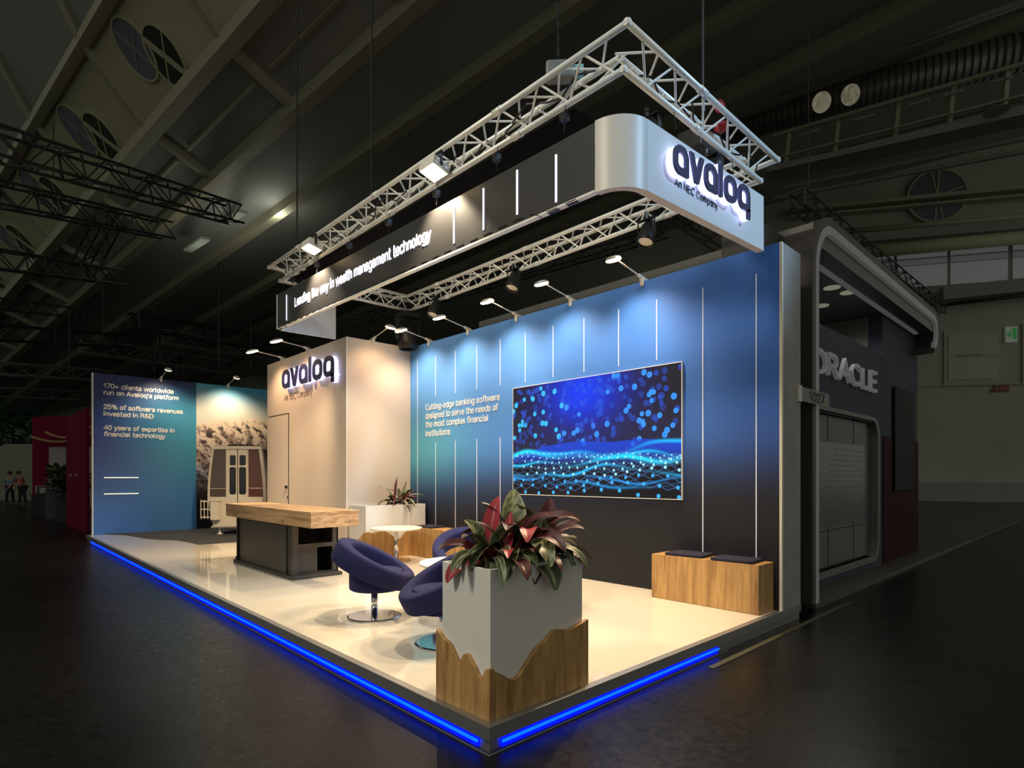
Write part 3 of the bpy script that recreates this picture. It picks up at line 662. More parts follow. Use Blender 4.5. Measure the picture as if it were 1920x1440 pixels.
plant('large leafy plant with green and crimson leaves in the front planter', (.47, .295, .937),
      [(-.20, .02, 15, .95), (.0, .02, 17, 1.15), (.16, .04, 14, 1.05), (.27, .0, 13, .95), (.08, -.12, 10, .8), (-.14, -.09, 10, .75)], 11, .165, .118,
      special=[(-.05, -.10, .14, .0, -.8, -.5, .17, .115, .2, .0, 1), (-.04, .0, .24, -.1, -.1, 1, .17, .09, .1, 1.2, -1), (.08, .0, .22, .05, -.1, 1, .16, .075, .1, .2, 1),
               (-.02, -.02, .20, .05, -.45, .8, .20, .12, .1, .0, -1), (-.14, -.02, .17, -.15, -.2, 1, .17, .075, .1, .0, -1), (.06, -.08, .15, .6, -.6, .05, .34, .085, 1.1, .2, 1),
               (-.02, -.08, .13, .55, -.7, .0, .28, .07, 1.0, .1, 1), (-.16, -.02, .16, -.8, -.1, .2, .36, .07, 1.2, .0, 1), (-.16, -.04, .12, -.85, .2, .2, .36, .07, 1.3, .2, 1), (.14, -.13, .12, .3, -.7, .3, .36, .08, 1.8, .2, 1), (.24, -.1, .12, .5, -.6, .2, .33, .075, 1.6, -.2, -1), (-.24, -.08, .10, -.4, -.7, .2, .34, .06, 1.9, .2, 1), (.05, .05, .2, .3, -.3, 1, .24, .12, .5, .3, -1), (.17, .02, .2, .3, -.5, .8, .24, .11, .8, -.3, -1),
               (.22, -.02, .16, .8, -.3, .2, .28, .085, .9, -.3, -1), (.30, .02, .12, .9, -.1, .25, .24, .08, .9, .3, -1), (-.1, -.12, .10, -.3, -.8, .1, .25, .06, 1.6, .4, 1)], ll=1.12, zs=.84)
plant('smaller leafy striped plant in the back planter against the cabin', (3.42, 6.27, .977),
      [(-.08, .0, 10, .95), (.10, .0, 11, .95), (.0, -.08, 8, .85)], 23, .13, .062,
      special=[(.02, .0, .17, -.2, -.1, 1, .15, .06, .2, .4, -1), (-.1, -.05, .16, -.9, -.2, .3, .34, .05, 1.2, .2, 1), (.1, -.06, .16, .8, -.4, .3, .34, .06, .5, .3, 1), (.06, -.14, .12, .1, -.9, .2, .30, .05, 2.0, .2, 1), (-.03, -.14, .1, -.1, -.9, .2, .24, .045, 2.2, .1, 1), (-.15, .0, .12, -.9, -.1, .1, .28, .06, 1.0, .1, 1)], ll=1.25)

# ---- cable-car gondola
gd = thing('gondola_cabin', 'old cream cable-car gondola with folding doors standing before the alpine mural', 'gondola', (0, 0, ZP))
g0 = cc(-6.32, 0, 13.3); gd.location = (g0.x, g0.y, ZP + .007); gd.rotation_euler.z = -TH            # local x = right, -y = towards the front
GH = 2.02; GW = .675; GD = 1.25; R0 = .17                     # the body stands on feet
def gprof(z):                                                  # half width against height above floor
    t = (z - R0) / (GH - R0); return GW * (.80 + .20 * min(1, t * 3.2) if t < .33 else 1.0 - .17 * ((t - .33) / .67) ** 2)
zs = [R0 + (GH - R0) * k / 24 for k in range(25)]
bm_ = MB()
def gslab(m, z0, z1, xa, xb, y0, y1, n=6):                     # strip of body between fractions xa..xb of the half width
    for k in range(n):
        za, zb = z0 + (z1 - z0) * k / n, z0 + (z1 - z0) * (k + 1) / n
        pts = [(xa(za), za), (xb(za), za), (xb(zb), zb), (xa(zb), zb)]
        m.prism(pts, lambda u, v, w: (u, w, v), y0, y1)
ZS = .86                                                       # window sill
L_ = lambda f: (lambda z: -gprof(z) * f); R_ = lambda f: (lambda z: gprof(z) * f); Cx = lambda x: (lambda z: x)
body = MB()
gslab(body, R0, ZS, L_(1), R_(1), 0, .05); gslab(body, R0, ZS, L_(1), R_(1), GD - .05, GD)
gslab(body, R0, ZS, L_(1), lambda z: -gprof(z) + .04, .05, GD - .05); gslab(body, R0, ZS, lambda z: gprof(z) - .04, R_(1), .05, GD - .05)
gslab(body, ZS, GH - .06, L_(1), lambda z: -gprof(z) + .045, 0, .09, 10); gslab(body, ZS, GH - .06, lambda z: gprof(z) - .075, R_(1), 0, .09, 10)
gslab(body, ZS, GH - .06, L_(1), lambda z: -gprof(z) + .06, GD - .09, GD, 10); gslab(body, ZS, GH - .06, lambda z: gprof(z) - .06, R_(1), GD - .09, GD, 10)
body.box(-.25, 0, ZS, -.19, .05, GH - .06); body.box(.25, 0, ZS, .262, .05, GH - .06)
body.box(-.60, .02, R0 - .02, .60, GD - .02, R0 + .02)
body.build('shell', M_GOND, gd, bevel=.004)
rf = MB(); rf.prism([(-.575, GH - .065), (.60, GH - .065), (.585, GH - .02), (.50, GH + .01), (-.48, GH + .01), (-.565, GH - .02)], lambda u, v, w: (u, w, v), -.03, GD + .03)
rf.build('roof', M_GOND, gd, bevel=.006)
for x0, x1 in ((-.19, .018), (.030, .25)):
    m = MB(); m.ring(rrect(x0, R0 + .02, x1, GH - .075, (.01, .01, .01, .01), 6), rrect(x0 + .036, .93, x1 - .036, 1.535, (.035,) * 4, 6), lambda u, v, w: (u, w, v), -.012, .012)
    d_ = m.build('door', M_GOND, gd)
    MB().prism(rrect(x0 + .038, .932, x1 - .038, 1.533, (.035,) * 4, 6), lambda u, v, w: (u, w, v), -.004, .006).build('pane', M_GGLASS2, d_)
    MB().prism(rrect(x0 + .038, 1.585, x1 - .036, 1.82, (.03,) * 4, 6), lambda u, v, w: (u, w, v), -.014, -.011).build('pane', M_GGLASS2, d_)
    MB().ring(rrect(x0 + .031, .92, x1 - .031, 1.545, (.045,) * 4, 6), rrect(x0 + .040, .935, x1 - .040, 1.53, (.035,) * 4, 6), lambda u, v, w: (u, w, v), -.018, -.012).build('seal', M_RUB, d_)
MB().box(.016, -.016, R0 + .02, .032, .0, GH - .075).build('door_seal', M_RUB, gd)
w1 = MB(); gslab(w1, ZS, GH - .06, lambda z: -gprof(z) + .046, Cx(-.25), .02, .03, 10); w1.build('window', M_GGLASS, gd)
w2 = MB(); gslab(w2, ZS, GH - .06, Cx(.262), lambda z: gprof(z) - .077, .02, .03, 10); w2.build('window', mat('red_brown_gondola_glass', (.12, .05, .04), .08, spec=.8), gd)
for s in (-1, 1):
    w3 = MB(); gslab(w3, ZS, GH - .06, lambda z: s * gprof(z) - .012 - s * .02, lambda z: s * gprof(z) + .0 - s * .02, .09, GD - .09, 10); w3.build('window', M_GGLASS, gd)
w4 = MB(); gslab(w4, ZS, GH - .06, lambda z: -gprof(z) + .06, lambda z: gprof(z) - .06, GD - .04, GD - .03, 10); w4.build('window', M_GGLASS, gd)
MB().tube((-.62, .014, 1.05), (-.26, .014, 1.05), .008).tube((.28, .014, 1.06), (.60, .014, 1.06), .012).build('grab_rail', mat('pale_rail', (.6, .5, .38), .4), gd)
rk = MB()
for z in (.40, .58, .76):
    rk.box(-.79, -.10, z - .012, -.50, -.08, z + .012); rk.box(-.79, -.10, z - .012, -.77, .12, z + .012)
for x in (-.775, -.70, -.62): rk.tube((x, -.09, .36), (x, -.09, .80), .010)
rk.box(-.54, -.13, .34, -.36, -.014, .78); rk.box(-.56, -.15, .77, -.34, -.014, .80)
rk.build('ski_rack', M_GOND, gd, bevel=.003)
for x, y in ((-.45, .12), (.45, .12), (-.45, GD - .12), (.45, GD - .12)):
    l = MB().tube((x, y, .02), (x, y, R0 - .02), .022, 10); l.lathe([(0, 0), (.065, 0), (.06, .02), (0, .022)], 16, c=(x, y, 0)); l.build('leg', M_ALU, gd)
MB().box(-.25, .1, GH + .01, .25, GD - .1, GH + .05).build('roof_bracket', M_BLACK, gd)

# ---- hanging header
HX, HY = 1.37, .10
hd = thing('hanging_header', 'hanging header ring, black on the long side with a white rounded front', 'header', (HX, 3.37, 3.70))
def tz(p):                                                     # the ring hangs slightly out of level
    x, y, z = p; return Vector((x, y, z + .047 * (x - HX) * (1 if y + 3.37 < 1 else .3) + .006 * y))
def hbuild(m, *a, **k):
    m.v = [tuple(tz(p)) for p in m.v]; return m.build(*a, **k)
def hbox(m, x0, y0, z0, x1, y1, z1): return m.box(x0 - HX, y0 - 3.37, z0 - 3.70, x1 - HX, y1 - 3.37, z1 - 3.70)
ZB, ZT = 3.70, 4.215
o = hbuild(hbox(MB(), HX, .372, ZB + .012, HX + .04, 6.355, ZT), 'side_panel', M_FASCIA, hd); o['label'] = 'black satin side panel'
m = MB(); hbox(m, HX - .004, .372, ZB - .004, HX + .05, 6.36, ZB + .012)
hbuild(m, 'bottom_rail', M_ALU, hd)
sl = MB()
for k in range(30): hbox(sl, HX - .006, .55 + k * .196, ZB + .000, HX + .030, .55 + k * .196 + .11, ZB + .007)
for k in range(30): hbox(sl, HX + .008, .55 + k * .196, ZB - .006, HX + .040, .55 + k * .196 + .11, ZB - .003)
hbuild(sl, 'rail_slots', M_BLACK, hd)
r = .27; n = 24; m = MB()
outl = [(HX + r - r * math.cos(a), HY + r - r * math.sin(a)) for a in [PI / 2 * k / n for k in range(n + 1)]]
inl = [(HX + r - (r - .065) * math.cos(a), HY + r - (r - .065) * math.sin(a)) for a in [PI / 2 * k / n for k in range(n + 1)]]
pts = outl + inl[::-1]
M_SIGN = mat('white_sign_panel', (.76, .77, .78), .35)
m.prism(pts, lambda u, v, w: (u - HX, v - 3.37, w - 3.70), ZB - .01, ZT + .01)
smooth_by_angle(hbuild(m, 'rounded_corner', mat('satin_white_corner', (.66, .64, .60), .42), hd), 30)
m = MB(); hbox(m, HX + r + .003, HY, ZB + .0, 3.675, HY + .065, ZT + .012); o = hbuild(m, 'sign_panel', M_SIGN, hd); o['label'] = 'white sign panel'
m = MB(); hbox(m, HX + r, HY - .002, ZB - .008, 3.68, HY + .07, ZB + .0); hbuild(m, 'bottom_edge', mat('cream_edge', (.72, .66, .58), .5), hd)
m = MB(); hbox(m, HX + .04, 6.325, ZB - .02, 2.285, 6.355, ZT); o = hbuild(m, 'end_panel', M_SIGN, hd); o['label'] = 'white end panel'
m = MB(); hbox(m, HX - .006, 6.355, ZB, HX + .05, 6.385, ZT); hbuild(m, 'corner_profile', M_WHITE, hd)
for y, z0, z1 in ((2.07, 3.755, 4.127), (1.638, 3.752, 4.127), (1.201, 3.751, 4.127), (.757, 3.751, 4.127), (6.021, 3.765, 4.135)):
    m = MB(); hbox(m, HX - .006, y - .0085, z0, HX, y + .0085, z1); hbuild(m, 'light_line', M_LEDW, hd)
m = MB(); text_into(m, 'Leading the way in wealth management technology', frX(HX - .001, 5.727, 3.908, HX, 3.37, 3.70), 3.275, .120, .175)
hbuild(m, 'lettering', M_TEXTE, hd)
for y in (.7, 1.5, 2.4, 3.3, 4.2, 5.1, 5.9):
    hg = MB(); hg.tube((.03, y - 3.37, ZT - 3.70), (.045, y - 3.37, 4.43 - 3.70), .004, 6); hg.box(.005, y - .03 - 3.37, .60, .06, y + .03 - 3.37, .66); hg.build('hanger', M_BLACK, hd)
for x in (2.1, 3.1): MB().tube((x - HX, HY + .03 - 3.37, ZT - 3.64), (x - HX, HY + .05 - 3.37, 4.43 - 3.70), .004, 6).build('hanger', M_BLACK, hd)
l2 = thing('illuminated_logo', 'back-lit avaloq letters on the white front of the hanging header', 'sign', (2.7, HY, 3.95))
fq = frY(1.90, HY, 3.832, 2.7, HY, 3.95)
fq2 = lambda u, v, w: (lambda p: Vector((p.x, p.y, p.z + .068 * u)))(fq(u, v, w))
logo(l2, fq2, .226, 1.31 / 5.70, .06)
m = MB(); fq3 = frY(2.03, HY - .001, 3.795, 2.7, HY, 3.95); text_into(m, 'An NEC Company', lambda u, v, w: (lambda p: Vector((p.x, p.y, p.z + .036 * u)))(fq3(u, v, w)), .70, .060, .10)
m.build('tagline', mat('slate_lettering', (.05, .06, .09), .6), l2)

# ---- truss frame over the stand
tf = thing('lighting_truss', 'bright aluminium triangular truss frame hanging over the stand', 'truss', (2.58, 3.29, 4.44))
X0, X1, Y0, Y1 = 1.435, 3.735, .16, 6.42; TC = Vector((2.58, 3.29, 4.44))
def corner(i, off):                                            # 0 near-left 1 near-right 2 far-right 3 far-left; off>0 grows outwards
    return [(X0 - off, Y0 - off), (X1 + off, Y0 - off), (X1 + off, Y1 + off), (X0 - off, Y1 + off)][i]
for i, nm in ((0, 'front'), (1, 'right'), (2, 'far'), (3, 'left')):
    j = (i + 1) % 4; ch = []
    for off, z in ((.12, 4.655), (-.12, 4.655), (0, 4.447)):
        a, b = corner(i, off), corner(j, off); ch.append((Vector((*a, z)) - TC, Vector((*b, z)) - TC))
    m = MB()
    for a, b in ch:
        d = (b - a).normalized(); m.tube(a - d * .022, b + d * .022, .025, 12)
        L = (b - a).length; q = 1.0
        while q < L - .6: m.tube(a + d * q, a + d * (q + .10), .031, 12); q += 2.05
    rn = m.build('truss_run', M_ALU, tf, smooth=False)
    for p in rn.data.polygons: p.use_smooth = len(p.vertices) == 4
    br = MB()
    base_a, base_b = ch[2]; D = (base_b - base_a).normalized(); L = (base_b - base_a).length; npan = int(L / .225); s0 = .06
    def on(c, t): a, b = ch[c]; return ch[2][0] + D * t + (a - ch[2][0]) - D * (a - ch[2][0]).dot(D)
    for k in range(npan):
        t0, t1 = s0 + (L - 2 * s0) * k / npan, s0 + (L - 2 * s0) * (k + 1) / npan
        e, f = (0, 2) if k % 2 == 0 else (2, 0); br.tube(on(e, t0), on(f, t1), .0095, 7)
        e, f = (2, 1) if k % 2 == 0 else (1, 2); br.tube(on(e, t0), on(f, t1), .0095, 7)
        e, f = (1, 0) if k % 2 == 0 else (0, 1); br.tube(on(e, t0), on(f, t1), .0095, 7)
    br.build('bracing', M_ALU, rn)
m = MB(); m.box(1.585 - 2.58, .75 - 3.29, 4.50 - 4.44, 1.95 - 2.58, 6.27 - 3.29, 4.51 - 4.44); o = m.build('cover_cloth', M_BLKCLOTH, tf); o['label'] = 'black cover cloth'
cb_ = MB(); rg = random.Random(3)
for k in range(7):
    x = X0 + rg.uniform(-.06, .06); pts = [Vector((x + rg.uniform(-.05, .05), .4 + k * .85 + q * .17, 4.52 + .05 * math.sin(q * 2.1 + k) + .03)) - TC for q in range(6)]; MB().path(pts, .008, 5).build('cable', M_BLACK, tf)
for k in range(3):
    pts = [Vector((1.7 + k * .65 + q * .14, Y0 + rg.uniform(-.05, .05), 4.55 + .05 * math.sin(q * 2 + k))) - TC for q in range(6)]; MB().path(pts, .008, 5).build('cable', M_BLACK, tf)

def flood(p, label):
    t = thing('truss_floodlight', label, 'lamp', p, 0, 'truss floodlights')
    Mx = Matrix.Rotation(.25, 4, 'Y')
    b = MB(); b.box(-.10, -.12, 0, .10, .12, .09); b.build('housing', M_LAMPW, t, bevel=.006, xf=Mx)
    MB().box(-.085, -.105, -.006, .085, .105, .002).build('lens', M_FLOOD, t, xf=Mx)
    y = MB(); y.box(-.012, -.135, .03, .012, -.125, .16); y.box(-.012, .125, .03, .012, .135, .16); y.box(-.012, -.135, .155, .012, .135, .167); y.build('yoke', M_BLACK, t)
fl = []
for (u, v), lb in (((813, 322), 'glowing square floodlight in the left truss, the larger nearer one'), ((584, 466), 'glowing square floodlight in the left truss, the smaller far one')):
    q = PL(u, v, 0, 1.27); flood((q.x, q.y, q.z - .01), lb); fl.append(q)
for q in fl:
    spot('flood_light', (q.x - .07, q.y, q.z - .07), (1.40, q.y, 3.6), 330, (1, .82, .58), 100, .8, .05)

def par(p, aim, label, watts, lens, col=(1, .74, .45), size=95):
    p = Vector(p); aim = Vector(aim); t = thing('stage_lamp', label, 'lamp', p, 0, 'stage lamps under the truss')
    R = (aim - p).to_track_quat('-Z', 'Y').to_matrix().to_4x4()
    MB().lathe([(0, .24), (.05, .235), (.085, .16), (.095, .03), (.10, -.02), (.10, -.06), (.088, -.06), (.088, -.02)], 24, M=R).build('housing', M_BLACK, t, smooth=True)
    MB().lathe([(0, -.025), (.087, -.025)], 24, M=R).build('lens', lens, t, fix=False)
    y = MB(); y.box(-.006, -.115, 0, .006, -.105, .22); y.box(-.006, .105, 0, .006, .115, .22); y.box(-.02, -.115, .21, .02, .115, .225); y.tube((0, 0, .22), (0, 0, .30), .02); y.build('yoke', M_BLACK, t)
    if watts: spot('stage_light', p + (aim - p).normalized() * .09, aim, watts, col, size, .8, .07)
M_LENS3 = mat('stage_lamp_lens', (1, .9, .7), .4, emit=(1., .80, .55), es=.07)
WP = 320
for (p, a, lb) in (((3.60, 1.4, 4.20), (1.9, 1.4, .1), 'black stage lamp under the right truss, nearest the white front sign'),
                   ((3.60, 3.6, 4.20), (1.9, 3.6, .1), 'black stage lamp under the middle of the right truss'),
                   ((3.60, 5.5, 4.20), (1.7, 5.2, .1), 'black stage lamp under the far part of the right truss'),
                   ((2.05, 6.42, 4.12), (1.5, 9.0, .1), 'black stage lamp under the far truss, left of the moving head'),
                   ((1.68, 6.5, 4.12), (.9, 11.2, .1), 'black stage lamp under the far truss, behind the white end panel'),
                   ((2.9, .30, 4.20), (1.6, 2.2, .1), 'black stage lamp behind the white front sign, near its right end'),
                   ((2.0, .34, 4.20), (1.0, 1.2, .1), 'black stage lamp behind the white front sign, near the rounded corner')):
    par(p, a, lb, WP * (2.2 if a[1] > 8 else 1.), M_LENS3, size=64 if a[1] > 8 else 95)

# moving head lamp in the far right corner of the truss
mh = thing('moving_head_lamp', 'bulky black moving-head lamp hanging behind the blue wall, under the far truss corner', 'lamp', (3.70, 6.42, 4.42))
MB().box(-.17, -.17, -.12, .17, .17, -.02).build('base_box', M_BLACK, mh, bevel=.02)
m = MB(); m.box(-.24, -.05, -.52, -.19, .05, -.12); m.box(.19, -.05, -.52, .24, .05, -.12); m.box(-.24, -.06, -.16, .24, .06, -.12); m.build('yoke', M_BLACK, mh, bevel=.015)
MB().lathe([(0, .22), (.12, .20), (.17, .08), (.18, -.10), (.15, -.22), (.13, -.22), (.13, -.2)], 28, c=(0, 0, -.45)).build('head', M_BLACK, mh, smooth=True)
MB().lathe([(0, -.195), (.13, -.2)], 28, c=(0, 0, -.45)).build('lens', M_OFFLENS, mh, fix=False)

# rigging hardware
def motor(p, label):
    t = thing('chain_hoist', label, 'hoist', p, TH)
    MB().box(-.06, -.13, -.02, .06, .10, .12).build('motor_body', mat('grey_hoist', (.15, .17, .17), .5), t, bevel=.02)
    MB().tube((0, -.13, .05), (0, -.20, .05), .05, 14).build('motor_end', mat('cyan_hoist_cap', (.22, .42, .46), .4), t)
    c = MB()
    for k in range(150): z = .12 + k * .056; c.tube((0, 0, z), (0, 0, z + .062), .011 if k % 2 else .006, 5)
    c.build('chain', M_BLACK, t)
q = PL(1038, 150, 0, 1.38); motor((1.435, q.y, 4.70), 'grey chain hoist with cyan cap on the left truss near its front corner')
def cable(u, v, x=None, y=None, label='', top=12.5, d=None):
    p = PL(u, v, 0, x) if x else PL(u, v, 1, y) if y else P(u, v, d)
    if x or y: p.z = 4.66
    o = MB().tube((0, 0, 0), (0, 0, top - p.z), .011, 6).build('suspension_cable', M_BLACK); o.location = p
    MB().tube((0, 0, -.02), (0, 0, .10), .02, 8).build('shackle', M_BLACK, o)
    tag(o, label, 'cable', 'steel cables from the hall roof')
cable(557, 462, x=1.435, label='thin steel cable dropping to the far left end of the bright truss')
cable(697, 372, x=1.435, label='thin steel cable dropping to the left truss between its two floodlights')
cable(1318, 130, y=.16, label='thin steel cable dropping to the front truss above the sign')
# small kit hung in the front truss
m = MB().box(-.22, -.13, -.18, .22, .13, .02); o = m.build('control_box', M_BLACK, bevel=.01); q = PL(1312, 262, 1, .62); o.location = q; tag(o, 'black equipment box hanging under the front truss behind the sign', 'box')
M_REDP = mat('red_plastic', (.38, .02, .03), .45)
for (u, v, rz, lb) in ((1349, 203, .3, 'red cable connector strapped inside the front truss, the upper one'), (1352, 243, .9, 'red cable connector strapped inside the front truss, the lower one')):
    q = PL(u, v, 1, .16); m = MB().tube((-.05, 0, 0), (.05, 0, .03), .045, 12); m.tube((.05, 0, .03), (.09, 0, .045), .03, 10); o = m.build('cable_connector', M_REDP); o.location = q; o.rotation_euler.z = rz; tag(o, lb, 'connector', 'red connectors in the front truss')

# ================================================================== NEIGHBOUR STAND ON THE RIGHT
ns = thing('exhibition_stand', 'dim grey neighbouring stand with ORACLE letters, tall rounded roof and glass window', 'stand', (7.5, .3, 0))
OX, OY = 7.5, .3
def nb(x0, y0, z0, x1, y1, z1, m=None): return (m or MB()).box(x0 - OX, y0 - OY, z0, x1 - OX, y1 - OY, z1)
nb(4.93, .05, .0, 14.5, 6.5, .06).build('floor_base', M_OBASE, ns)
nb(14.5, .05, .0, 40., 12., .03).build('floor_edge', M_OBASE, ns)
bandp = lambda off: ([(4.93 + off, .06)] + [(4.93 + off + (.55 - off) * (1 - math.cos(a)), 3.86 + (.60 - off) * math.sin(a)) for a in [PI / 2 * k / 10 for k in range(11)]] + [(10.9 + (.30 - off) * math.sin(a) - off * 0, 4.46 - .30 + (.30 - off) * math.cos(a)) for a in [PI * k / 10 for k in range(11)]])
fN = lambda u, v, w: (u - OX, .05 + w - OY, v)
# rounded portal: dark outer shell, light band, dark inner shell
def strip(o0, o1, w0, w1, m_, nm):
    a, b = bandp(o0), bandp(o1); m = MB(); i0 = 0; n = len(a)
    for pts in (a, b):
        for w in (w0, w1): m.v += [tuple(fN(u, v, w)) for u, v in pts]
    for k in range(n - 1):
        m.face([k, k + 1, n + k + 1, n + k]); m.face([2 * n + k, 3 * n + k, 3 * n + k + 1, 2 * n + k + 1]); m.face([k, 2 * n + k, 2 * n + k + 1, k + 1]); m.face([n + k, n + k + 1, 3 * n + k + 1, 3 * n + k])
    m.face([0, n, 3 * n, 2 * n]); m.face([n - 1, 3 * n - 1, 4 * n - 1, 2 * n - 1])
    return m.build(nm, m_, ns)
strip(-.10, .0, .0, .60, mat('dark_brown_portal', (.06, .05, .045), .5), 'portal_shell')
strip(.0, .10, -.004, .05, M_BAND, 'light_band')
nb(5.0, .10, 4.18, 11.05, 6.0, 4.40).build('roof_slab', mat('portal_ceiling', (.14, .14, .13), .5), ns)
o = nb(5.5, .30, 4.150, 10.9, .36, 4.178).build('light_band', M_BAND, ns)
nb(4.40, .40, .06, 4.93, .9, 4.3).build('return_wall', mat('dark_return', (.05, .047, .043), .6), ns)
m = MB(); nb(4.95, .40, .06, 5.95, .55, .24, m); nb(4.95, .40, .06, 8.95, .55, .24, m); nb(4.95, .40, 2.34, 8.95, .55, 3.50, m); nb(8.63, .40, .24, 8.95, .55, 2.34, m)
m.build('front_wall', M_OGREY, ns)
fo = lambda u, v, w: (u - OX, .40 + w - OY, v)
m = MB(); m.ring(rrect(4.0, .15, 8.72, 2.43, (.3, .3, .3, .3), 8), rrect(4.06, .24, 8.60, 2.37, (.25,) * 4, 8), fo, -.03, .08); m.build('window_frame', M_OLIGHT, ns)
nb(4.96, .46, .24, 8.62, .475, 2.36).build('window_pane', mat('frosted_pane', (.07, .08, .08), .25), ns)
pm = MB()
for k in range(16): nb(6.0 + .06 * k, .452, .75 + k * .075, 8.3 - (.1 * ((k * 7) % 5)), .459, .758 + k * .075, pm)
pm.build('pane_print', M_OLIGHT, ns)
pm = MB(); nb(5.0, .452, 1.98, 8.25, .459, 2.33, pm); nb(4.97, .452, .27, 8.25, .459, .80, pm); pm.build('pane_panel', mat('pale_olive_panel', (.13, .14, .11), .5), ns)
pm = MB()
for x in (6.55, 7.65): nb(x, .448, .27, x + .02, .452, .8, pm); nb(x, .448, 1.98, x + .02, .452, 2.33, pm)
pm.build('panel_joint', M_DARKIN, ns)
m = nb(8.97, .40, .06, 11.34, .60, 4.18); nb(8.97, .60, .06, 9.0, 5.8, 4.18, m)
m.build('tower', M_OGREY, ns)
nb(5.2, 5.8, .06, 11.3, 5.9, 4.18).build('inner_back_wall', M_OLIGHT, ns)
nb(8.94, .60, 3.5, 8.968, 5.8, 4.17).build('inner_side_wall', M_OLIGHT, ns)
nb(8.98, .385, .06, 11.345, .398, 2.16).build('dark_red_panel', M_ORED, ns)
nb(9.54, .35, 1.25, 10.85, .384, 3.04).build('dark_screen', mat('black_gloss', (.004, .004, .006), .55, spec=.1), ns)
m = MB(); text_into(m, 'ORACLE', frY(5.72, .385, 2.84, OX, OY, 0), 2.72, .28, .17, .0, .05); m.build('lettering', M_OLET, ns)
for u, v in ((1560, 540), (1591, 549), (1540, 574)):
    q = PL(u, v, 2, 4.172); MB().lathe([(0, 4.176), (.11, 4.170), (.11, 4.18)], 20, c=(q.x - OX, q.y - OY, 0)).build('downlight', M_OSPOT, ns)
    spot('downlight_beam', (q.x, q.y, 4.15), (q.x, q.y, 0), 60, (1, .97, .85), 165, .8, .12)
# booth number flag between the two stands
pt = thing('booth_number_flag', 'small booth number flag 1027 sticking out beside the grey wall end', 'sign', (4.30, 0, 2.29))
MB().box(0, -.012, 0, .88, -.004, .15).build('plate', mat('grey_number_plate', (.22, .22, .21), .5), pt)
MB().box(-.03, -.018, -.01, .045, .006, .16).build('bracket', M_LAMPW, pt)
m = MB(); text_into(m, '1027', frY(.27, -.013, .028), .44, .095, .14); m.build('lettering', M_BLACK, pt)

# ================================================================== NEIGHBOUR STAND ON THE LEFT
rs = thing('exhibition_stand', 'dim crimson neighbouring stand far left behind the blue figures wall', 'stand', (.3, 20, 0))
m = MB(); m.box(-.02, -3.9, 0, .04, 0.2, 3.30); o = m.build('side_wall', M_RED, rs)
RSX, RSY = .3, 20.
fw = cc(-19.35, 0, 24.2); fe = cc(-16.6, 0, 22.0)
def rsv(p): return Vector((p.x - RSX, p.y - RSY, 0))
A_, B_ = rsv(cc(-19.9, 0, 24.1)), rsv(cc(-16.0, 0, 23.4)); A_.z = B_.z = 1.98
m = MB(); m.obox(A_, B_, .12, 3.96); m.build('back_wall', M_RED, rs)
dn = (B_ - A_).normalized(); nn = Vector((dn.y, -dn.x, 0)).normalized(); nn = nn if nn.dot(Vector((CAM.x - RSX, CAM.y - RSY, 0))) > 0 else -nn
m = MB(); a = A_ + dn * .85 + nn * .08; b = A_ + dn * 3.7 + nn * .08; a.z = b.z = 1.45; m.obox(a, b, .02, 2.5); m.build('white_panel', mat('pale_pink_panel', (.30, .27, .26), .6), rs)
m = MB(); a = A_ + dn * .2 + nn * .09; b = A_ + dn * .75 + nn * .09; a.z = b.z = .95; m.obox(a, b, .02, .30); m.build('notice', mat('pale_notice', (.32, .30, .30), .6), rs)
m = MB(); pts = [A_ + dn * (.3 + 3.4 * t) + nn * .35 + Vector((0, 0, 1.30 - .55 * math.sin(PI * (.1 + .8 * t)) + .35 * t)) for t in [k / 14 for k in range(15)]]; m.path(pts, .05, 6)
pts = [A_ + dn * (1.0 + 2.7 * t) + nn * .35 + Vector((0, 0, 1.45 - .45 * math.sin(PI * (.1 + .9 * t)) + .45 * t * t)) for t in [k / 12 for k in range(13)]]; m.path(pts, .05, 6)
m.build('canopy_rope', mat('ochre_rope', (.33, .19, .09), .7), rs)
pt_ = MB()
for (x, y, s) in ((-.05, -1.1, .5), (-.05, -2.2, .35)): pt_.box(-.03, y, 1.5, -.02, y + s, 1.56)
pt_.build('side_print', mat('pale_print', (.4, .25, .28), .6), rs)
def shrub(vs_r, n, rng, col, o_loc, label, rz=0, parent=None, h=1., spread=.3):
    m = MB(); 
    for k in range(n):
        a = rng.random() * 2 * PI; r_ = spread * math.sqrt(rng.random()); z = h * rng.random() ** .8
        c = Vector((r_ * math.cos(a) * (1 - .3 * z / h), r_ * math.sin(a) * (1 - .3 * z / h), z)); d = Vector((math.cos(a), math.sin(a), rng.uniform(-.4, .9))).normalized()
        s = d.cross(Vector((0, 0, 1))).normalized(); L = vs_r * (.6 + .8 * rng.random()); w = L * .28
        m.quad(c, c + d * L * .5 + s * w, c + d * L, c + d * L * .5 - s * w)
    m.tube((0, 0, -.1), (0, 0, h * .7), .03, 6)
    return m
rng = random.Random(4)
def pot_plant(u, v, d, w, hh, plh, label, col, bright):
    p = P(u, v, d); p.z = 0
    t = thing('potted_shrub', label, 'plant', p, -TH + .3)
    MB().box(-w / 2, -w / 2, 0, w / 2, w / 2, hh).build('pot', bright, t, bevel=.01)
    MB().box(-w / 2 + .03, -w / 2 + .03, hh - .01, w / 2 - .03, w / 2 - .03, hh + .01).build('soil', M_SOIL, t)
    m = shrub(.32, 240, rng, col, p, label, h=plh, spread=w * .62); m.v = [(x, y, z + hh) for x, y, z in m.v]; m.build('foliage', mat('dim_green_leaf', (.09, .10, .04), .6) if col else mat('dim_dark_leaf', (.035, .045, .02), .6), t, fix=False)
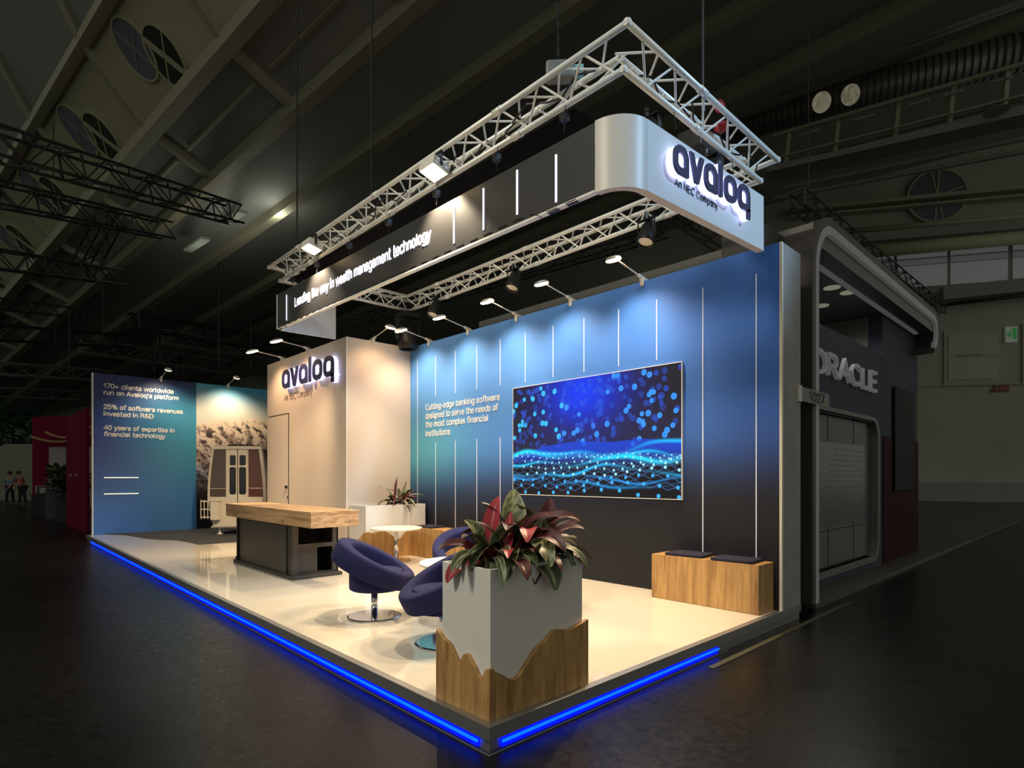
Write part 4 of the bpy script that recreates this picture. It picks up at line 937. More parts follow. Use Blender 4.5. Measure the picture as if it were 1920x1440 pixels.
pot_plant(112, 976, 20.3, .62, 1.05, .72, 'tall dark grey potted shrub in front of the crimson stand, nearer the blue wall', 1, mat('dark_grey_pot', (.045, .045, .05), .6))
pot_plant(137, 978, 19.2, .72, .85, .62, 'dark bushy shrub in a black pot beside the crimson side wall', 0, mat('black_pot', (.012, .012, .012), .6))
t = thing('side_table', 'low black table in front of the crimson back wall', 'table', (lambda p: (p.x, p.y, 0))(P(86, 970, 22.5)), -TH)
MB().box(-.32, -.3, 0, .32, .3, .75).build('base', M_BLACK, t); MB().box(-.35, -.33, .75, .35, .33, .79).build('table_top', M_BLACK, t)
m = MB(); m.box(-.30, -.05, .79, .30, .0, .84); m.box(-.30, -.05, 1.05, .30, .0, 1.10); m.box(-.30, -.05, .84, -.26, 0, 1.05); m.box(.26, -.05, .84, .30, 0, 1.05); o = m.build('tabletop_frame', M_BLACK); p = P(86, 970, 22.5); o.location = (p.x, p.y, .0); o.rotation_euler.z = -TH; tag(o, 'small black frame standing on the low black table', 'frame'); o.data.transform(Matrix.Translation((0, 0, -.79))); o.location.z = .79
# pale booth and green trees at the far left
t = thing('white_booth', 'pale cream rounded booth at the far left behind the cleaners', 'booth', (lambda p: (p.x, p.y, 0))(P(45, 940, 36)), -TH)
m = MB().prism(rrect(-1.6, 0, 2.4, 3.5, (.05, .05, .2, .5), 6), lambda u, v, w: (u, w, v), 0, 2.0); m.build('shell', mat('cream_booth', (.21, .23, .17), .6), t)
for (u, d, h, lb, s) in ((-30, 45, 8.6, 'tall dim green tree at the far left edge of the hall', 1.5), (42, 50, 6.9, 'dim blue-green tree behind the pale booth', 1.6)):
    p = P(u, 900, d); t = thing('indoor_tree', lb, 'tree', (p.x, p.y, 0))
    m = shrub(.75, 520, rng, 1, p, lb, h=h - 2.2, spread=s * 1.25); m.v = [(x, y, z + 2.2) for x, y, z in m.v]; m.build('foliage', mat('dim_tree_green', (.06, .17, .09), .7), t, fix=False)
    MB().tube((0, 0, 0), (0, 0, h * .7), .14, 8, .06).build('trunk', mat('dim_bark', (.04, .035, .03), .8), t)

# ---- people at the far left
def skin(name, pts, edges, radii, material, parent, sub=1):
    me = bpy.data.meshes.new(name); me.from_pydata(pts, edges, []); me.materials.append(material)
    o = bpy.data.objects.new(name, me); COL.objects.link(o); o.parent = parent
    md = o.modifiers.new('skin', 'SKIN'); md.use_smooth_shade = True
    for sv, r_ in zip(me.skin_vertices[0].data, radii): sv.radius = (r_, r_) if not isinstance(r_, tuple) else r_
    me.skin_vertices[0].data[0].use_root = True
    s_ = o.modifiers.new('sub', 'SUBSURF'); s_.levels = s_.render_levels = sub
    return o
def person(p, rz, label, top_m, leg_m, hair_m, arms, lean=0., vest=None, shoes=M_BLACK):
    t = thing('person', label, 'person', (p[0], p[1], 0), rz)
    ln = lambda z: -lean * max(0, z - .95)                       # forward is -y
    J = {'pel': (0, 0, .96), 'wai': (0, ln(1.15), 1.15), 'che': (0, ln(1.38), 1.38), 'nec': (0, ln(1.52), 1.52), 'hea': (0, ln(1.62) - .02, 1.64), 'crn': (0, ln(1.72) - .01, 1.74)}
    pts, ed, rd, ix = [], [], [], {}
    def add(k, q, r_, fr=None):
        ix[k] = len(pts); pts.append(q); rd.append(r_)
        if fr: ed.append((ix[fr], ix[k]))
    add('pel', J['pel'], (.15, .11)); add('wai', J['wai'], (.14, .10), 'pel'); add('che', J['che'], (.16, .115), 'wai'); add('nec', J['nec'], .055, 'che'); add('hea', J['hea'], (.085, .10), 'nec'); add('crn', J['crn'], .07, 'hea')
    sh_y = ln(1.42)
    for s, A in zip((-1, 1), arms):
        add(f'sh{s}', (s * .19, sh_y, 1.42), .055, 'che'); add(f'el{s}', (s * A[0][0], A[0][1] + sh_y, A[0][2]), .042, f'sh{s}'); add(f'wr{s}', (s * A[1][0], A[1][1] + sh_y, A[1][2]), .032, f'el{s}'); add(f'ha{s}', (s * A[1][0] * .97, A[1][1] + sh_y - .05, A[1][2] - .07), .038, f'wr{s}')
        for q in range(4): add(f'f{s}{q}', (s * A[1][0] * .97 + (q - 1.5) * .018, A[1][1] + sh_y - .08, A[1][2] - .15 + .01 * abs(q - 1)), .010, f'ha{s}')
        add(f't{s}', (s * A[1][0] * .97 - s * .05, A[1][1] + sh_y - .08, A[1][2] - .09), .011, f'ha{s}')
        add(f'hp{s}', (s * .09, 0, .92), .09, 'pel'); add(f'kn{s}', (s * .11, -.03 + .04 * s, .50), .062, f'hp{s}'); add(f'an{s}', (s * .12, .02 + .08 * s, .09), .042, f'kn{s}'); add(f'to{s}', (s * .14, -.14 + .08 * s, .045), .04, f'an{s}')
    skin('body', pts, ed, rd, M_SKIN, t)
    g = .018
    def sub(keys, es, grow, m_, nm): return skin(nm, [pts[ix[k]] for k in keys], es, [tuple(x + grow for x in rd[ix[k]]) if isinstance(rd[ix[k]], tuple) else rd[ix[k]] + grow for k in keys], m_, t)
    sub(['pel', 'wai', 'che', 'sh-1', 'el-1', 'sh1', 'el1'], [(0, 1), (1, 2), (2, 3), (3, 4), (2, 5), (5, 6)], g, top_m, 'shirt')
    sub(['pel', 'hp-1', 'kn-1', 'an-1', 'hp1', 'kn1', 'an1'], [(0, 1), (1, 2), (2, 3), (0, 4), (4, 5), (5, 6)], g + .004, leg_m, 'trousers')
    if vest: sub(['pel', 'wai', 'che'], [(0, 1), (1, 2)], .034, vest, 'vest')
    for s in (-1, 1): skin('shoe', [pts[ix[f'an{s}']], pts[ix[f'to{s}']]], [(0, 1)], [.045, .05], shoes, t)
    hx, hy, hz = J['hea']; m = MB(); m.lathe([(.105, -.01), (.112, .05), (.10, .10), (.06, .135), (0, .145)], 16, c=(hx, hy + .015, hz)); m.build('hair', hair_m, t, smooth=True)
    f = MB(); f.tube((hx, hy - .09, hz + .0), (hx, hy - .125, hz - .02), .014, 6, .02)
    for s in (-1, 1): f.tube((hx + s * .105, hy, hz - .02), (hx + s * .118, hy, hz + .02), .022, 6)
    f.build('nose_and_ears', M_SKIN, t)
    e_ = MB(); e_.box(hx - .05, hy - .105, hz + .012, hx - .022, hy - .098, hz + .024); e_.box(hx + .022, hy - .105, hz + .012, hx + .05, hy - .098, hz + .024); e_.box(hx - .03, hy - .106, hz - .06, hx + .03, hy - .098, hz - .05); e_.build('eyes_and_mouth', M_RUB, t)
    return t
D_HAIR = mat('dark_hair', (.02, .015, .012), .7); M_JEANS = mat('dark_trousers', (.012, .013, .018), .8)
dn_ = [((.26, .02, 1.15), (.24, -.10, .95)), ((.26, .02, 1.15), (.24, -.10, .95))]
q = cc(-27.3, 0, 31.5); person((q.x, q.y), -TH + .2, 'person in a light blue shirt and dark trousers at the far left edge', mat('light_blue_shirt', (.10, .26, .36), .8), M_JEANS, D_HAIR, dn_)
q = cc(-25.6, 0, 30.3); pv = person((q.x, q.y), -TH - .3, 'person bending with a broom, in an orange safety vest over dark clothes', mat('dark_red_shirt', (.20, .06, .04), .8), M_JEANS, D_HAIR, [((.25, -.10, 1.18), (.12, -.34, 1.05)), ((.26, -.05, 1.15), (.10, -.30, .93))], .28, mat('orange_vest', (.62, .11, .02), .7))
br_ = thing('broom', 'long broom held by the person in the orange vest', 'broom', (q.x, q.y, 0), -TH - .3)
MB().tube((.0, -.46, 1.15), (-.78, -.86, .08), .016, 6).build('handle', mat('pale_handle', (.4, .38, .33), .6), br_); MB().obox((-1.15, -.80, .04), (-.45, -.95, .04), .12, .08).build('brush_head', M_RUB, br_)
q = cc(-25.7, 0, 31.6); person((q.x, q.y), -TH - .5, 'person in black clothes behind the one in the orange vest', M_JEANS, M_JEANS, D_HAIR, dn_, .05)

# ================================================================== THE HALL
m = MB(); m.quad((-70, -25, 0), (70, -25, 0), (70, 90, 0), (-70, 90, 0))
M_FLOOR = bpy.data.materials.new('dark_polished_hall_floor'); M_FLOOR.use_nodes = True; nt = M_FLOOR.node_tree; b_ = nt.nodes['Principled BSDF']
tc = nt.nodes.new('ShaderNodeTexCoord'); n1 = nt.nodes.new('ShaderNodeTexNoise'); n1.inputs['Scale'].default_value = .9; n1.inputs['Detail'].default_value = 8
n2 = nt.nodes.new('ShaderNodeTexNoise'); n2.inputs['Scale'].default_value = 14; n2.inputs['Detail'].default_value = 5; n2.inputs['Distortion'].default_value = 1.5
r1 = nt.nodes.new('ShaderNodeValToRGB'); r1.color_ramp.elements[0].color = (*lin('090908'), 1); r1.color_ramp.elements[1].color = (*lin('131210'), 1); r1.color_ramp.elements[0].position = .35; r1.color_ramp.elements[1].position = .7
r2 = nt.nodes.new('ShaderNodeMapRange'); r2.inputs[1].default_value = .3; r2.inputs[2].default_value = .7; r2.inputs[3].default_value = .26; r2.inputs[4].default_value = .40
l = nt.links.new; l(tc.outputs['Object'], n1.inputs['Vector']); l(tc.outputs['Object'], n2.inputs['Vector']); l(n1.outputs['Fac'], r1.inputs['Fac']); l(n2.outputs['Fac'], r2.inputs[0]); l(r1.outputs['Color'], b_.inputs['Base Color']); l(r2.outputs[0], b_.inputs['Roughness'])
b_.inputs['Specular IOR Level'].default_value = .28
bpn = nt.nodes.new('ShaderNodeBump'); bpn.inputs['Strength'].default_value = .06; l(n2.outputs['Fac'], bpn.inputs['Height']); l(bpn.outputs['Normal'], b_.inputs['Normal'])
struct(m.build('floor', M_FLOOR, fix=False))
o = MB().box(0, 0, 0, 3.4, .05, .004).build('floor_tape', M_TAPE); o.location = (2.2, -.14, 0); o.rotation_euler.z = .005; tag(o, 'olive tape strip on the dark hall floor along the right stand edge', 'tape')

DB = RV * -1.289 + UV * -.168 + FV
NB, NA, NC = P(280, 240, 22), P(153, 70, 20.5), P(400, 330, 23.7)
NZ = NA + RV * -.5 + UV * 3.0 + FV * -2.5
ND = NC + RV * 1.9 + UV * -.35 + FV * 2.0
NE = ND + RV * 2.6 + UV * .30 + FV * 2.8
NF = NE + RV * 3.0 + UV * .70 + FV * 3.2
NG = NF + RV * 3.2 + UV * .7 + FV * 3.4
NH = NG + RV * 40 + UV * 9. + FV * 16
lines = [NZ, NA, NB, NC, ND, NE, NF, NG, NH]
T0, T1 = -20., 46.
mats = [M_ROOFD, M_OLIVE, M_ROOFG, M_ROOFG, M_ROOFD, M_ROOFD, M_ROOFD, M_ROOFD]
m = MB()
for k in range(8):
    m.cur = k; a, b = lines[k], lines[k + 1]
    m.quad(a + DB * T0, a + DB * T1, b + DB * T1, b + DB * T0)
cl = m.build('ceiling', mats, fix=False); struct(cl)
tn = [0]
def trim(a, b, w, h, mt):
    tn[0] += 1; struct(MB().obox(a, b, w, h).build('trim_%d' % tn[0], mt))
for k, (n_, w, h) in enumerate(((NA, .34, .42), (NB, .46, .50), (NC, .42, .46), (ND, .40, .45), (NE, .40, .5), (NF, .42, .55), (NG, .45, .6))):
    o_ = UV * -.18; trim(n_ + DB * T0 + o_, n_ + DB * T1 + o_, w, h, M_OLIVEB)
STEP = 3.64
for (a, b, w, mt) in ((NZ, NA, .22, M_OLIVEB), (NA, NB, .24, M_OLIVEB), (NB, NC, .28, M_OLIVEB)):
    for k in range(-3, 8): trim(a + DB * STEP * k + UV * -.1, b + DB * STEP * k + UV * -.1, w, .3, mt)
for k in range(-3, 6):                                       # thin rails under the second roof field
    p_ = (NB + NC) / 2 + DB * STEP * k
    if k > -3: trim(p_ + UV * -.12 + DB * .25, p_ + UV * -.12 + DB * (STEP - .3), .10, .08, M_OLIVEB)
# pairs of round windows in the olive roof field
e1 = (NB - NA).normalized(); e2 = -DB.normalized(); nrm = e1.cross(e2).normalized()
if nrm.dot(CAM - NB) < 0: nrm = -nrm
e2 = nrm.cross(e1).normalized()
if e2.dot(DB) > 0: e2 = -e2
p1, p2 = HIT(255, 93, NB, nrm), HIT(311, 106, NB, nrm)
wn = [0]
def round_window(c, r, pane, kind):
    wn[0] += 1
    f3 = lambda u, v, w: c + e1 * u * 1.28 + e2 * v + nrm * w
    circ = lambda q: [(q * math.cos(2 * PI * k / 40), q * math.sin(2 * PI * k / 40)) for k in range(40)]
    w_ = MB().ring(circ(r + .05), circ(r - .01), f3, .0, .07).build('window_%d' % wn[0], M_OLIVE); struct(w_)
    MB().prism(circ(r), f3, .005, .025).build('pane', pane, w_)
    b = MB()
    for (ang, hw) in (((.6, .09), (2.17, .02)) if kind else ((.5, .015), (2.07, .015))):
        du, dv = math.cos(ang), math.sin(ang); b.prism([(-du * r - dv * hw, -dv * r + du * hw), (du * r - dv * hw, dv * r + du * hw), (du * r + dv * hw, dv * r - du * hw), (-du * r + dv * hw, -dv * r - du * hw)], f3, .025, .05)
    b.build('glazing_bar', M_OLIVE if kind else M_OLIVEB, w_)
RW = .72
for k in range(0, 5):
    sft = DB * STEP * k
    round_window(p1 + sft, RW, M_PANE1, 0); round_window(p2 + sft, RW * .98, M_PANE2, 1)
# slim roof lamps; their light and the two tiny far lamps are added
for i, (u0, v0, u1, v1, lb) in enumerate(((626, 276, 684, 236, 'slim pale roof lamp reflector left of the centre cables'), (834, 147, 916, 86, 'slim pale roof lamp reflector, the largest, above the bright truss'),
        (500, 359, 547, 331, 'slim pale roof lamp reflector above the far end of the dark left truss'), (418, 420, 456, 397, 'short pale roof lamp reflector at the end of the dark left truss'), (352, 470, 386, 447, 'short pale roof lamp reflector low at the left'),
        (640, 452, 664, 440, 'tiny pale added roof lamp far behind the far end of the bright truss'), (236, 607, 258, 598, 'tiny pale added roof lamp far behind the black left trusses'))):
    a, b = (P(u0, v0, 27), P(u1, v1, 24)) if i < 5 else (P(u0, v0, 46), P(u1, v1, 45)); m = MB(); m.obox(a - a, b - a, .34, .10); o = m.build('roof_lamp', mat('dim_lamp_reflector', (.30, .33, .27), .5, emit=(.035, .04, .03), es=1.)); o.location = a; tag(o, lb, 'lamp', 'slim roof lamps')
    hl = bpy.data.lights.new('added_hall_fill', 'POINT'); hl.energy = 45 if i < 5 else 700; hl.color = (1., 1., .86); hl.shadow_soft_size = .3  # added point light that brightens the roof and far wall
    ho = bpy.data.objects.new('added_hall_fill', hl); COL.objects.link(ho); ho.location = (a + b) / 2 - UV * 1.6

def htruss(a, b, s, label, mt=M_HTRUSS, name='hall_truss', pitch=None):
    a, b = Vector(a), Vector(b); d = (b - a).normalized(); L = (b - a).length; sx = d.cross(UV).normalized(); u = sx.cross(d); m = MB()
    cs = [(-1, -1), (1, -1), (1, 1), (-1, 1)]
    off = [sx * i * s / 2 + u * j * s / 2 for i, j in cs]; z0 = a
    for o_ in off: m.tube(o_, b - a + o_, .030 * s / .45, 6)
    n = max(3, int(L / (pitch or s * 1.25)))
    for k in range(n):
        for q in range(4):
            o0, o1 = off[q], off[(q + 1) % 4]
            if k % 2: o0, o1 = o1, o0
            m.tube(d * (L * k / n) + o0, d * (L * (k + 1) / n) + o1, .016 * s / .45, 5)
            if k % 4 == 0: m.tube(d * (L * k / n) + off[q], d * (L * k / n) + off[(q + 1) % 4], .02 * s / .45, 5)
    o = m.build(name, mt, fix=False); o.location = a; return tag(o, label, 'truss')
htruss(P(-120, 235, 8.5), P(440, 402, 16), .46, 'long black hall truss slanting across the upper left, topmost of the dark ones')
htruss(P(-90, 345, 10.5), P(312, 432, 17), .44, 'black hall truss at the left, second below the topmost one')
htruss(P(-60, 478, 13), P(222, 520, 19), .44, 'black hall truss at the left edge, third from the top')
htruss(P(-60, 562, 22), P(170, 590, 27), .42, 'black hall truss at the left edge, lowest of the slanting four')
htruss(P(203, 416, 19.6), P(150, 516, 20.5), .55, 'short black truss drop hanging between the left hall trusses')
htruss(PL(1494, 372, 1, .55), PL(1764, 582, 1, .55), .20, 'black truss lying along the roof of the ORACLE stand')
htruss(P(1230, 372, 13), P(1362, 455, 10.5), .34, 'black truss glimpsed under the white front sign')
htruss(P(640, 610, 20), P(1250, 430, 14), .30, 'thin dark truss behind the blue wall lamps')
htruss(P(250, 600, 30), P(560, 655, 42), .8, 'far dark truss behind the left end of the hanging header')
htruss(P(-60, 620, 26), P(240, 640, 34), .7, 'far dark truss at the left, over the green tree')
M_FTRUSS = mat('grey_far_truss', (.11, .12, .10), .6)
for (u0, v0, d0, u1, v1, d1, sz, lb) in ((-20, 690, 40, 210, 706, 44, .8, 'far grey truss low over the pale booth and the crimson stand'), (150, 648, 38, 430, 690, 44, .9, 'far grey truss above the blue figures wall'),
        (-20, 735, 44, 150, 742, 48, .7, 'far grey truss right over the green tree, the lowest of all'), (300, 632, 36, 520, 668, 42, .8, 'far grey truss above the mural, left of the cabin lamps')):
    htruss(P(u0, v0, d0), P(u1, v1, d1), sz, lb, M_FTRUSS)
cable2 = [(100, 230, 330, 15), (193, 430, 640, 20), (410, 470, 690, 30), (290, 560, 700, 32), (330, 580, 705, 33), (470, 600, 700, 34), (130, 590, 690, 26)]
for i, (u, v0, v1, d) in enumerate(cable2):
    p = P(u, v1, d); L = (v1 - v0) / F_PX * d; o = MB().tube((0, 0, 0), (0, 0, L), .012 * d / 12, 6).build('hanging_cable', M_HTRUSS); o.location = p
    tag(o, 'thin dark cable hanging in the hall, ' + ('leftmost', 'below the topmost black truss', 'above the blue figures', 'left of a pair above the mural', 'right of a pair above the mural', 'left of the lamps over the cabin', 'above the crimson stand')[i], 'cable', 'dark cables at the left')

# far end wall
a, b = cc(-75, -1.5, 62), cc(14, -1.5, 62)
m = MB(); m.quad(a, b, b + UV * 26, a + UV * 26); struct(m.build('wall_back', M_HWALLB, fix=False))
a, b = cc(-75, -1.5, 62), cc(-62, -1.5, -12)
m = MB(); m.quad(a, b, b + UV * 26, a + UV * 26); struct(m.build('wall_left', M_HWALLB, fix=False))
# right hall wall, almost square to the view
WD = (RV * -.968 + FV * .247).normalized(); W0 = P(1820, 893, 34); WNV = Vector((WD.y, -WD.x, 0)).normalized()
if WNV.dot(CAM - W0) < 0: WNV = -WNV
def wp(u, z, off=0.):
    r_ = ray(u, Y_H); p0 = W0 + WNV * off; t = (p0 - CAM).dot(WNV) / r_.dot(WNV); p = CAM + r_ * t; p.z = z; return p
def zat(u, v, off=0.):
    p = wp(u, 0, off); dep = (p - CAM).dot(FV); return 1.5 + (Y_H - v) / F_PX * dep
def wq(u, v, off=0.): return wp(u, zat(u, v, off), off)
a, b = wp(1180, 0), wp(2300, 0); m = MB(); m.quad(a, b, b + UV * 22, a + UV * 22); struct(m.build('wall_right', M_HWALL, fix=False))
def wslab(u0, z0, u1, z1, o0, o1, name, mt, parent=None, m=None):
    mm = m or MB(); i = len(mm.v)
    for off in (o0, o1): mm.v += [tuple(wp(u0, z0, off)), tuple(wp(u1, z0, off)), tuple(wp(u1, z1, off)), tuple(wp(u0, z1, off))]
    for q in ((0, 1, 2, 3), (7, 6, 5, 4), (0, 4, 5, 1), (1, 5, 6, 2), (2, 6, 7, 3), (3, 7, 4, 0)): mm.face([i + k for k in q])
    if m: return m
    return mm.build(name, mt, parent)
struct(wslab(1560, 0, 2100, 1.15, .02, .30, 'baseboard_right', mat('grey_low_wall', (.23, .25, .23), .7)))
zb_, zt_ = zat(1820, 531), zat(1820, 455)
wf = wslab(1600, zb_ - .12, 2100, zt_ + .15, .01, .03, 'window_%d' % (wn[0] + 1), mat('grey_window_frame', (.20, .22, .21), .5)); struct(wf); wn[0] += 1
for (u0, u1) in ((1612, 1676), (1682, 1776), (1782, 1890), (1899, 1990)):
    wslab(u0, zb_, u1, zb_ + (zt_ - zb_) * .53, .03, .05, 'pane', M_GLASSG, wf); wslab(u0, zb_ + (zt_ - zb_) * .55, u1, zb_ + (zt_ - zb_) * .69, .03, .05, 'pane', mat('blue_grey_pane', (.2, .2, .2), .3, emit=(.045, .05, .054), es=.75), wf)
    wslab(u0, zb_ + (zt_ - zb_) * .72, u1, zt_, .03, .05, 'pane', M_GLASSG, wf)
for (u0, v0, u1, v1, rad, off, mt) in ((1560, 478, 2000, 437, .38, 1.2, M_OLIVE), (1560, 436, 2000, 400, .16, 1.3, M_OLIVEB), (1765, 572, 2000, 545, .10, .8, M_BLACK)):
    tn[0] += 1; struct(MB().tube(wq(u0, v0, off), wq(u1, v1, off), rad, 16).build('trim_%d' % tn[0], mt, smooth=True))
for (u0, v0, u1, v1, w, h, off, mt) in ((1765, 552, 2000, 527, .5, .75, .6, M_ROOFD), (1560, 452, 2000, 415, .4, .5, 1.6, M_ROOFD), (1480, 396, 2000, 345, .5, .22, .6, M_OLIVEB), (1480, 408, 2000, 360, .4, .12, .5, M_OLIVEB)): trim(wq(u0, v0, off), wq(u1, v1, off), w, h, mt)
# round roof-light on the right wall
c_ = wq(1757, 367, .25); cr = 1.52
fq_ = lambda u, v, w: c_ - WD * u + UV * v + WNV * w
circ = lambda q: [(q * math.cos(2 * PI * k / 48), q * math.sin(2 * PI * k / 48)) for k in range(48)]
wn[0] += 1; w_ = MB().ring(circ(cr + .06), circ(cr - .03), fq_, -.2, .06).build('window_%d' % wn[0], M_OLIVE); struct(w_)
MB().prism(circ(cr), fq_, -.1, .0).build('pane', mat('slate_pane', (.13, .13, .155), .35), w_)
b = MB()
for ang, hw in ((1.50, .035), (1.78, .03), (.28, .03)):
    du, dv = math.cos(ang), math.sin(ang); b.prism([(-du * cr - dv * hw, -dv * cr + du * hw), (du * cr - dv * hw, dv * cr + du * hw), (du * cr + dv * hw, dv * cr - du * hw), (-du * cr + dv * hw, -dv * cr - du * hw)], fq_, .0, .04)
b.build('glazing_bar', M_OLIVE, w_)
# gates, signs
dz = lambda v: zat(1820, v)
d1 = wslab(1770, dz(722), 1878, dz(618), .02, .10, 'door_1', mat('olive_gate', (.34, .36, .26), .6)); struct(d1)
wslab(1778, dz(712), 1872, dz(672), .10, .14, 'door_leaf', mat('olive_gate_leaf', (.40, .41, .30), .6), d1); wslab(1778, dz(668), 1872, dz(628), .10, .14, 'door_leaf', mat('olive_gate_leaf', (.4, .4, .3), .6), d1)
wslab(1795, dz(667), 1840, dz(664), .14, .2, 'bar', M_OLIVEB, d1)
d2 = wslab(1917, dz(722), 2020, dz(612), .02, .10, 'door_2', mat('olive_gate', (.34, .36, .26), .6)); struct(d2)
trim(wq(1600, 727, .05), wq(2000, 718, .05), .1, .08, M_OLIVEB)
t = thing('exit_sign', 'small green and white emergency exit sign high on the beige hall wall', 'sign', wq(1893, 628, .05))
o_ = t.location
fx = lambda u, v, w: -WD * u + UV * v + WNV * w
MB().prism([(-.26, -.45), (.32, -.45), (.32, .45), (-.26, .45)], fx, .0, .14).build('box', M_EXITW, t)
m = MB(); m.prism([(.08, -.30), (.28, -.30), (.28, .36), (.08, .36)], fx, .14, .15); m.build('door_symbol', M_EXIT, t)
m = MB(); m.prism([(-.14, .05), (-.02, .22), (.0, .1), (.03, -.05), (-.08, -.2), (-.12, -.05), (-.24, -.02)], fx, .14, .15); m.prism([(-.04, .24), (.03, .24), (.03, .32), (-.04, .32)], fx, .14, .15); m.prism([(-.26, .0), (-.1, .12), (-.08, .08), (-.22, -.05)], fx, .14, .15); m.build('running_symbol', M_EXIT, t)
t = thing('wall_sign', 'small orange-red sign on the beige hall wall below the exit sign', 'sign', wq(1875, 729, .05))
MB().prism([(-.5, -.17), (.42, -.17), (.42, .2), (-.3, .2)], fx, 0, .05).build('board', mat('dark_red_board', (.14, .045, .03), .6), t)
m = MB()
for x in (-.2, -.02, .1, .24): m.prism([(x, -.1), (x + .06, -.1), (x + .06, .12), (x, .12)], fx, .05, .06)
m.build('marks', M_ORANGE, t)

# services under the roof on the right
def pipe(name, u0, v0, d0, u1, v1, d1, r, mt, label, cat, n=20, ribs=0, group=None):
    a, b = P(u0, v0, d0), P(u1, v1, d1); t = thing(name, label, cat, a, group=group)
    MB().tube((0, 0, 0), b - a, r, n).build('pipe' if not ribs else 'duct_body', mt, t, smooth=False)
    for p in t.children[0].data.polygons: p.use_smooth = len(p.vertices) == 4
    if ribs:
        m = MB(); d = (b - a)
        for k in range(ribs + 1): m.tube(d * (k / ribs) - d.normalized() * .03, d * (k / ribs) + d.normalized() * .03, r * 1.025, n)
        m.build('duct_ribs', mat('dark_duct_rib', (.05, .05, .045), .6), t)
pipe('ventilation_duct', 1380, 236, 25, 1990, 78, 20, .62, M_DUCT, 'big ribbed grey ventilation duct under the dark roof at the right', 'duct', 28, 46)
pipe('roof_pipe', 1300, 205, 24, 2000, -25, 19, .16, M_PIPE, 'olive roof pipe slanting above the ribbed duct, the thicker one', 'pipe', group='olive roof pipes')
pipe('roof_pipe', 1460, 178, 22, 2000, -20, 18, .05, M_PIPE, 'thin olive roof pipe slanting above the ribbed duct', 'pipe', 8, group='olive roof pipes')
pipe('roof_pipe', 1250, 125, 30, 1560, 98, 30, .25, M_PIPE, 'dim olive roof pipe behind the slanting pipes, above the front truss', 'pipe', group='olive roof pipes')
cw = thing('catwalk', 'dark roof catwalk with railings and lamps below the ribbed duct at the right', 'catwalk', P(1449, 255, 23))
o_ = cw.location.copy(); K = lambda u, v, d: P(u, v, d) - o_
m = MB(); m.obox(K(1449, 255, 23), K(1960, 108, 18), .12, .12); m.obox(K(1440, 300, 23), K(1960, 168, 18), .06, .06); m.build('railing', M_OLIVEB, cw)
m = MB(); m.obox(K(1440, 330, 23.2), K(1960, 208, 18.2), 1.2, .14); m.obox(K(1440, 318, 22.6), K(1960, 200, 17.6), .12, .22); m.build('walkway', M_ROOFG, cw)
for t_ in (.06, .24, .46, .66, .86):
    u = 1449 + 511 * t_; d_ = 23 - 5 * t_; v0 = 255 - 147 * t_; v1 = 322 - 118 * t_
    MB().obox(K(u, v0, d_), K(u - 8, v1, d_), .14, .14).build('post', M_OLIVEB, cw)
for t_ in (.1, .3, .5, .62, .8):
    u = 1449 + 511 * t_; d_ = 22.8 - 5 * t_; v0 = 268 - 140 * t_
    MB().obox(K(u, v0, d_), K(u + 38, v0 - 11, d_ - .4), .10, .06).build('tube_lamp', mat('pale_tube', (.36, .36, .32), .5), cw)
m = MB()
for (u0, v0, u1, v1) in ((1520, 290, 1920, 185), (1500, 306, 1920, 200), (1470, 352, 1930, 258), (1450, 372, 1930, 282)): m.tube(K(u0, v0, 23), K(u1, v1, 18.5), .09, 8)
m.build('service_pipe', M_PIPE, cw)
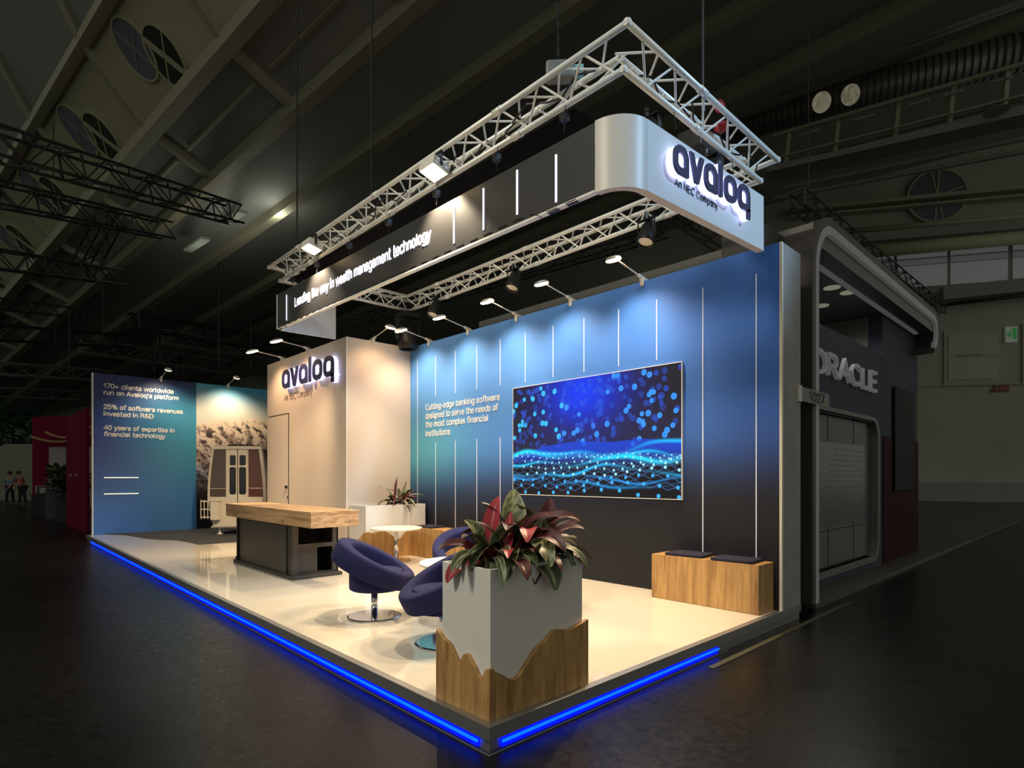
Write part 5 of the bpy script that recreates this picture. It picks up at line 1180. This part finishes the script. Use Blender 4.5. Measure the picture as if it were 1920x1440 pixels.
for (u, v, lb) in ((1540, 192, 'round dim roof floodlight in front of the ribbed duct, the left one'), (1594, 178, 'round dim roof floodlight in front of the ribbed duct, the right one')):
    p = P(u, v, 21.5); t = thing('roof_floodlight', lb, 'lamp', p, -TH, 'pair of roof floodlights')
    MB().lathe([(0, .35), (.2, .32), (.36, .0), (.35, -.03)], 24, M=Matrix.Rotation(-PI / 2 + .45, 4, 'X')).build('housing', M_OLIVEB, t, smooth=True)
    MB().lathe([(0, -.03), (.35, -.03)], 24, M=Matrix.Rotation(-PI / 2 + .45, 4, 'X')).build('lens', mat('dim_yellow_lens', (.5, .5, .4), .5, emit=(.125, .115, .085), es=1.), t, fix=False)
cable(1516, 352, d=9.4, label='thin steel cable dropping to the black truss over the ORACLE stand', top=14.)
p = P(1868, 203, 18); o = MB().lathe([(0, .0), (.30, -.05), (.34, -.09)], 20).build('lamp_shade', mat('pale_reflector', (.30, .33, .27), .5)); o.location = p; tag(o, 'pale shallow lamp shade on the catwalk at the right', 'lamp')

# ================================================================== LIGHT
def added_flood(p, aim, watts, col, size, label, rad=.3):  # floodlight added out of view to brighten header, truss and planter
    p = Vector(p); aim = Vector(aim); t = thing('roof_floodlight', label, 'lamp', p, 0)
    R = (aim - p).to_track_quat('-Z', 'Y').to_matrix().to_4x4()
    MB().lathe([(0, .40), (.18, .36), (rad, .05), (rad + .02, -.04), (rad, -.04), (rad - .02, .0)], 24, M=R).build('housing', M_OLIVEB, t, smooth=True)
    MB().tube((0, 0, .3), (0, 0, 3.), .03).build('hanger', M_HTRUSS, t)
    spot('added_flood_light', p + (aim - p).normalized() * .08, aim, watts, col, size, .5, rad)
added_flood((-9., 1.0, 9.5), (1.2, 1.6, 3.0), 3500, (1., .92, .74), 56, 'added unseen round roof floodlight high above the aisle on the left', 1.1)
added_flood((5.5, -9., 9.0), (2.7, .3, 4.15), 3300, (.42, .69, 1.), 19, 'added unseen round roof floodlight high above the aisle in front')
w = bpy.data.worlds.new('hall_air'); SC.world = w; w.use_nodes = True
w.node_tree.nodes['Background'].inputs[0].default_value = (1., 1., .86, 1); w.node_tree.nodes['Background'].inputs[1].default_value = .26
SC.view_settings.view_transform = 'Standard'; SC.view_settings.look = 'None'; SC.view_settings.gamma = 1; SC.view_settings.use_curve_mapping = False
SC.view_settings.exposure = 0.
SC.cycles.use_denoising = True
try: SC.cycles.denoiser = 'OPENIMAGEDENOISE'
except Exception: pass
SC.cycles.max_bounces = 8; SC.cycles.sample_clamp_indirect = 6.
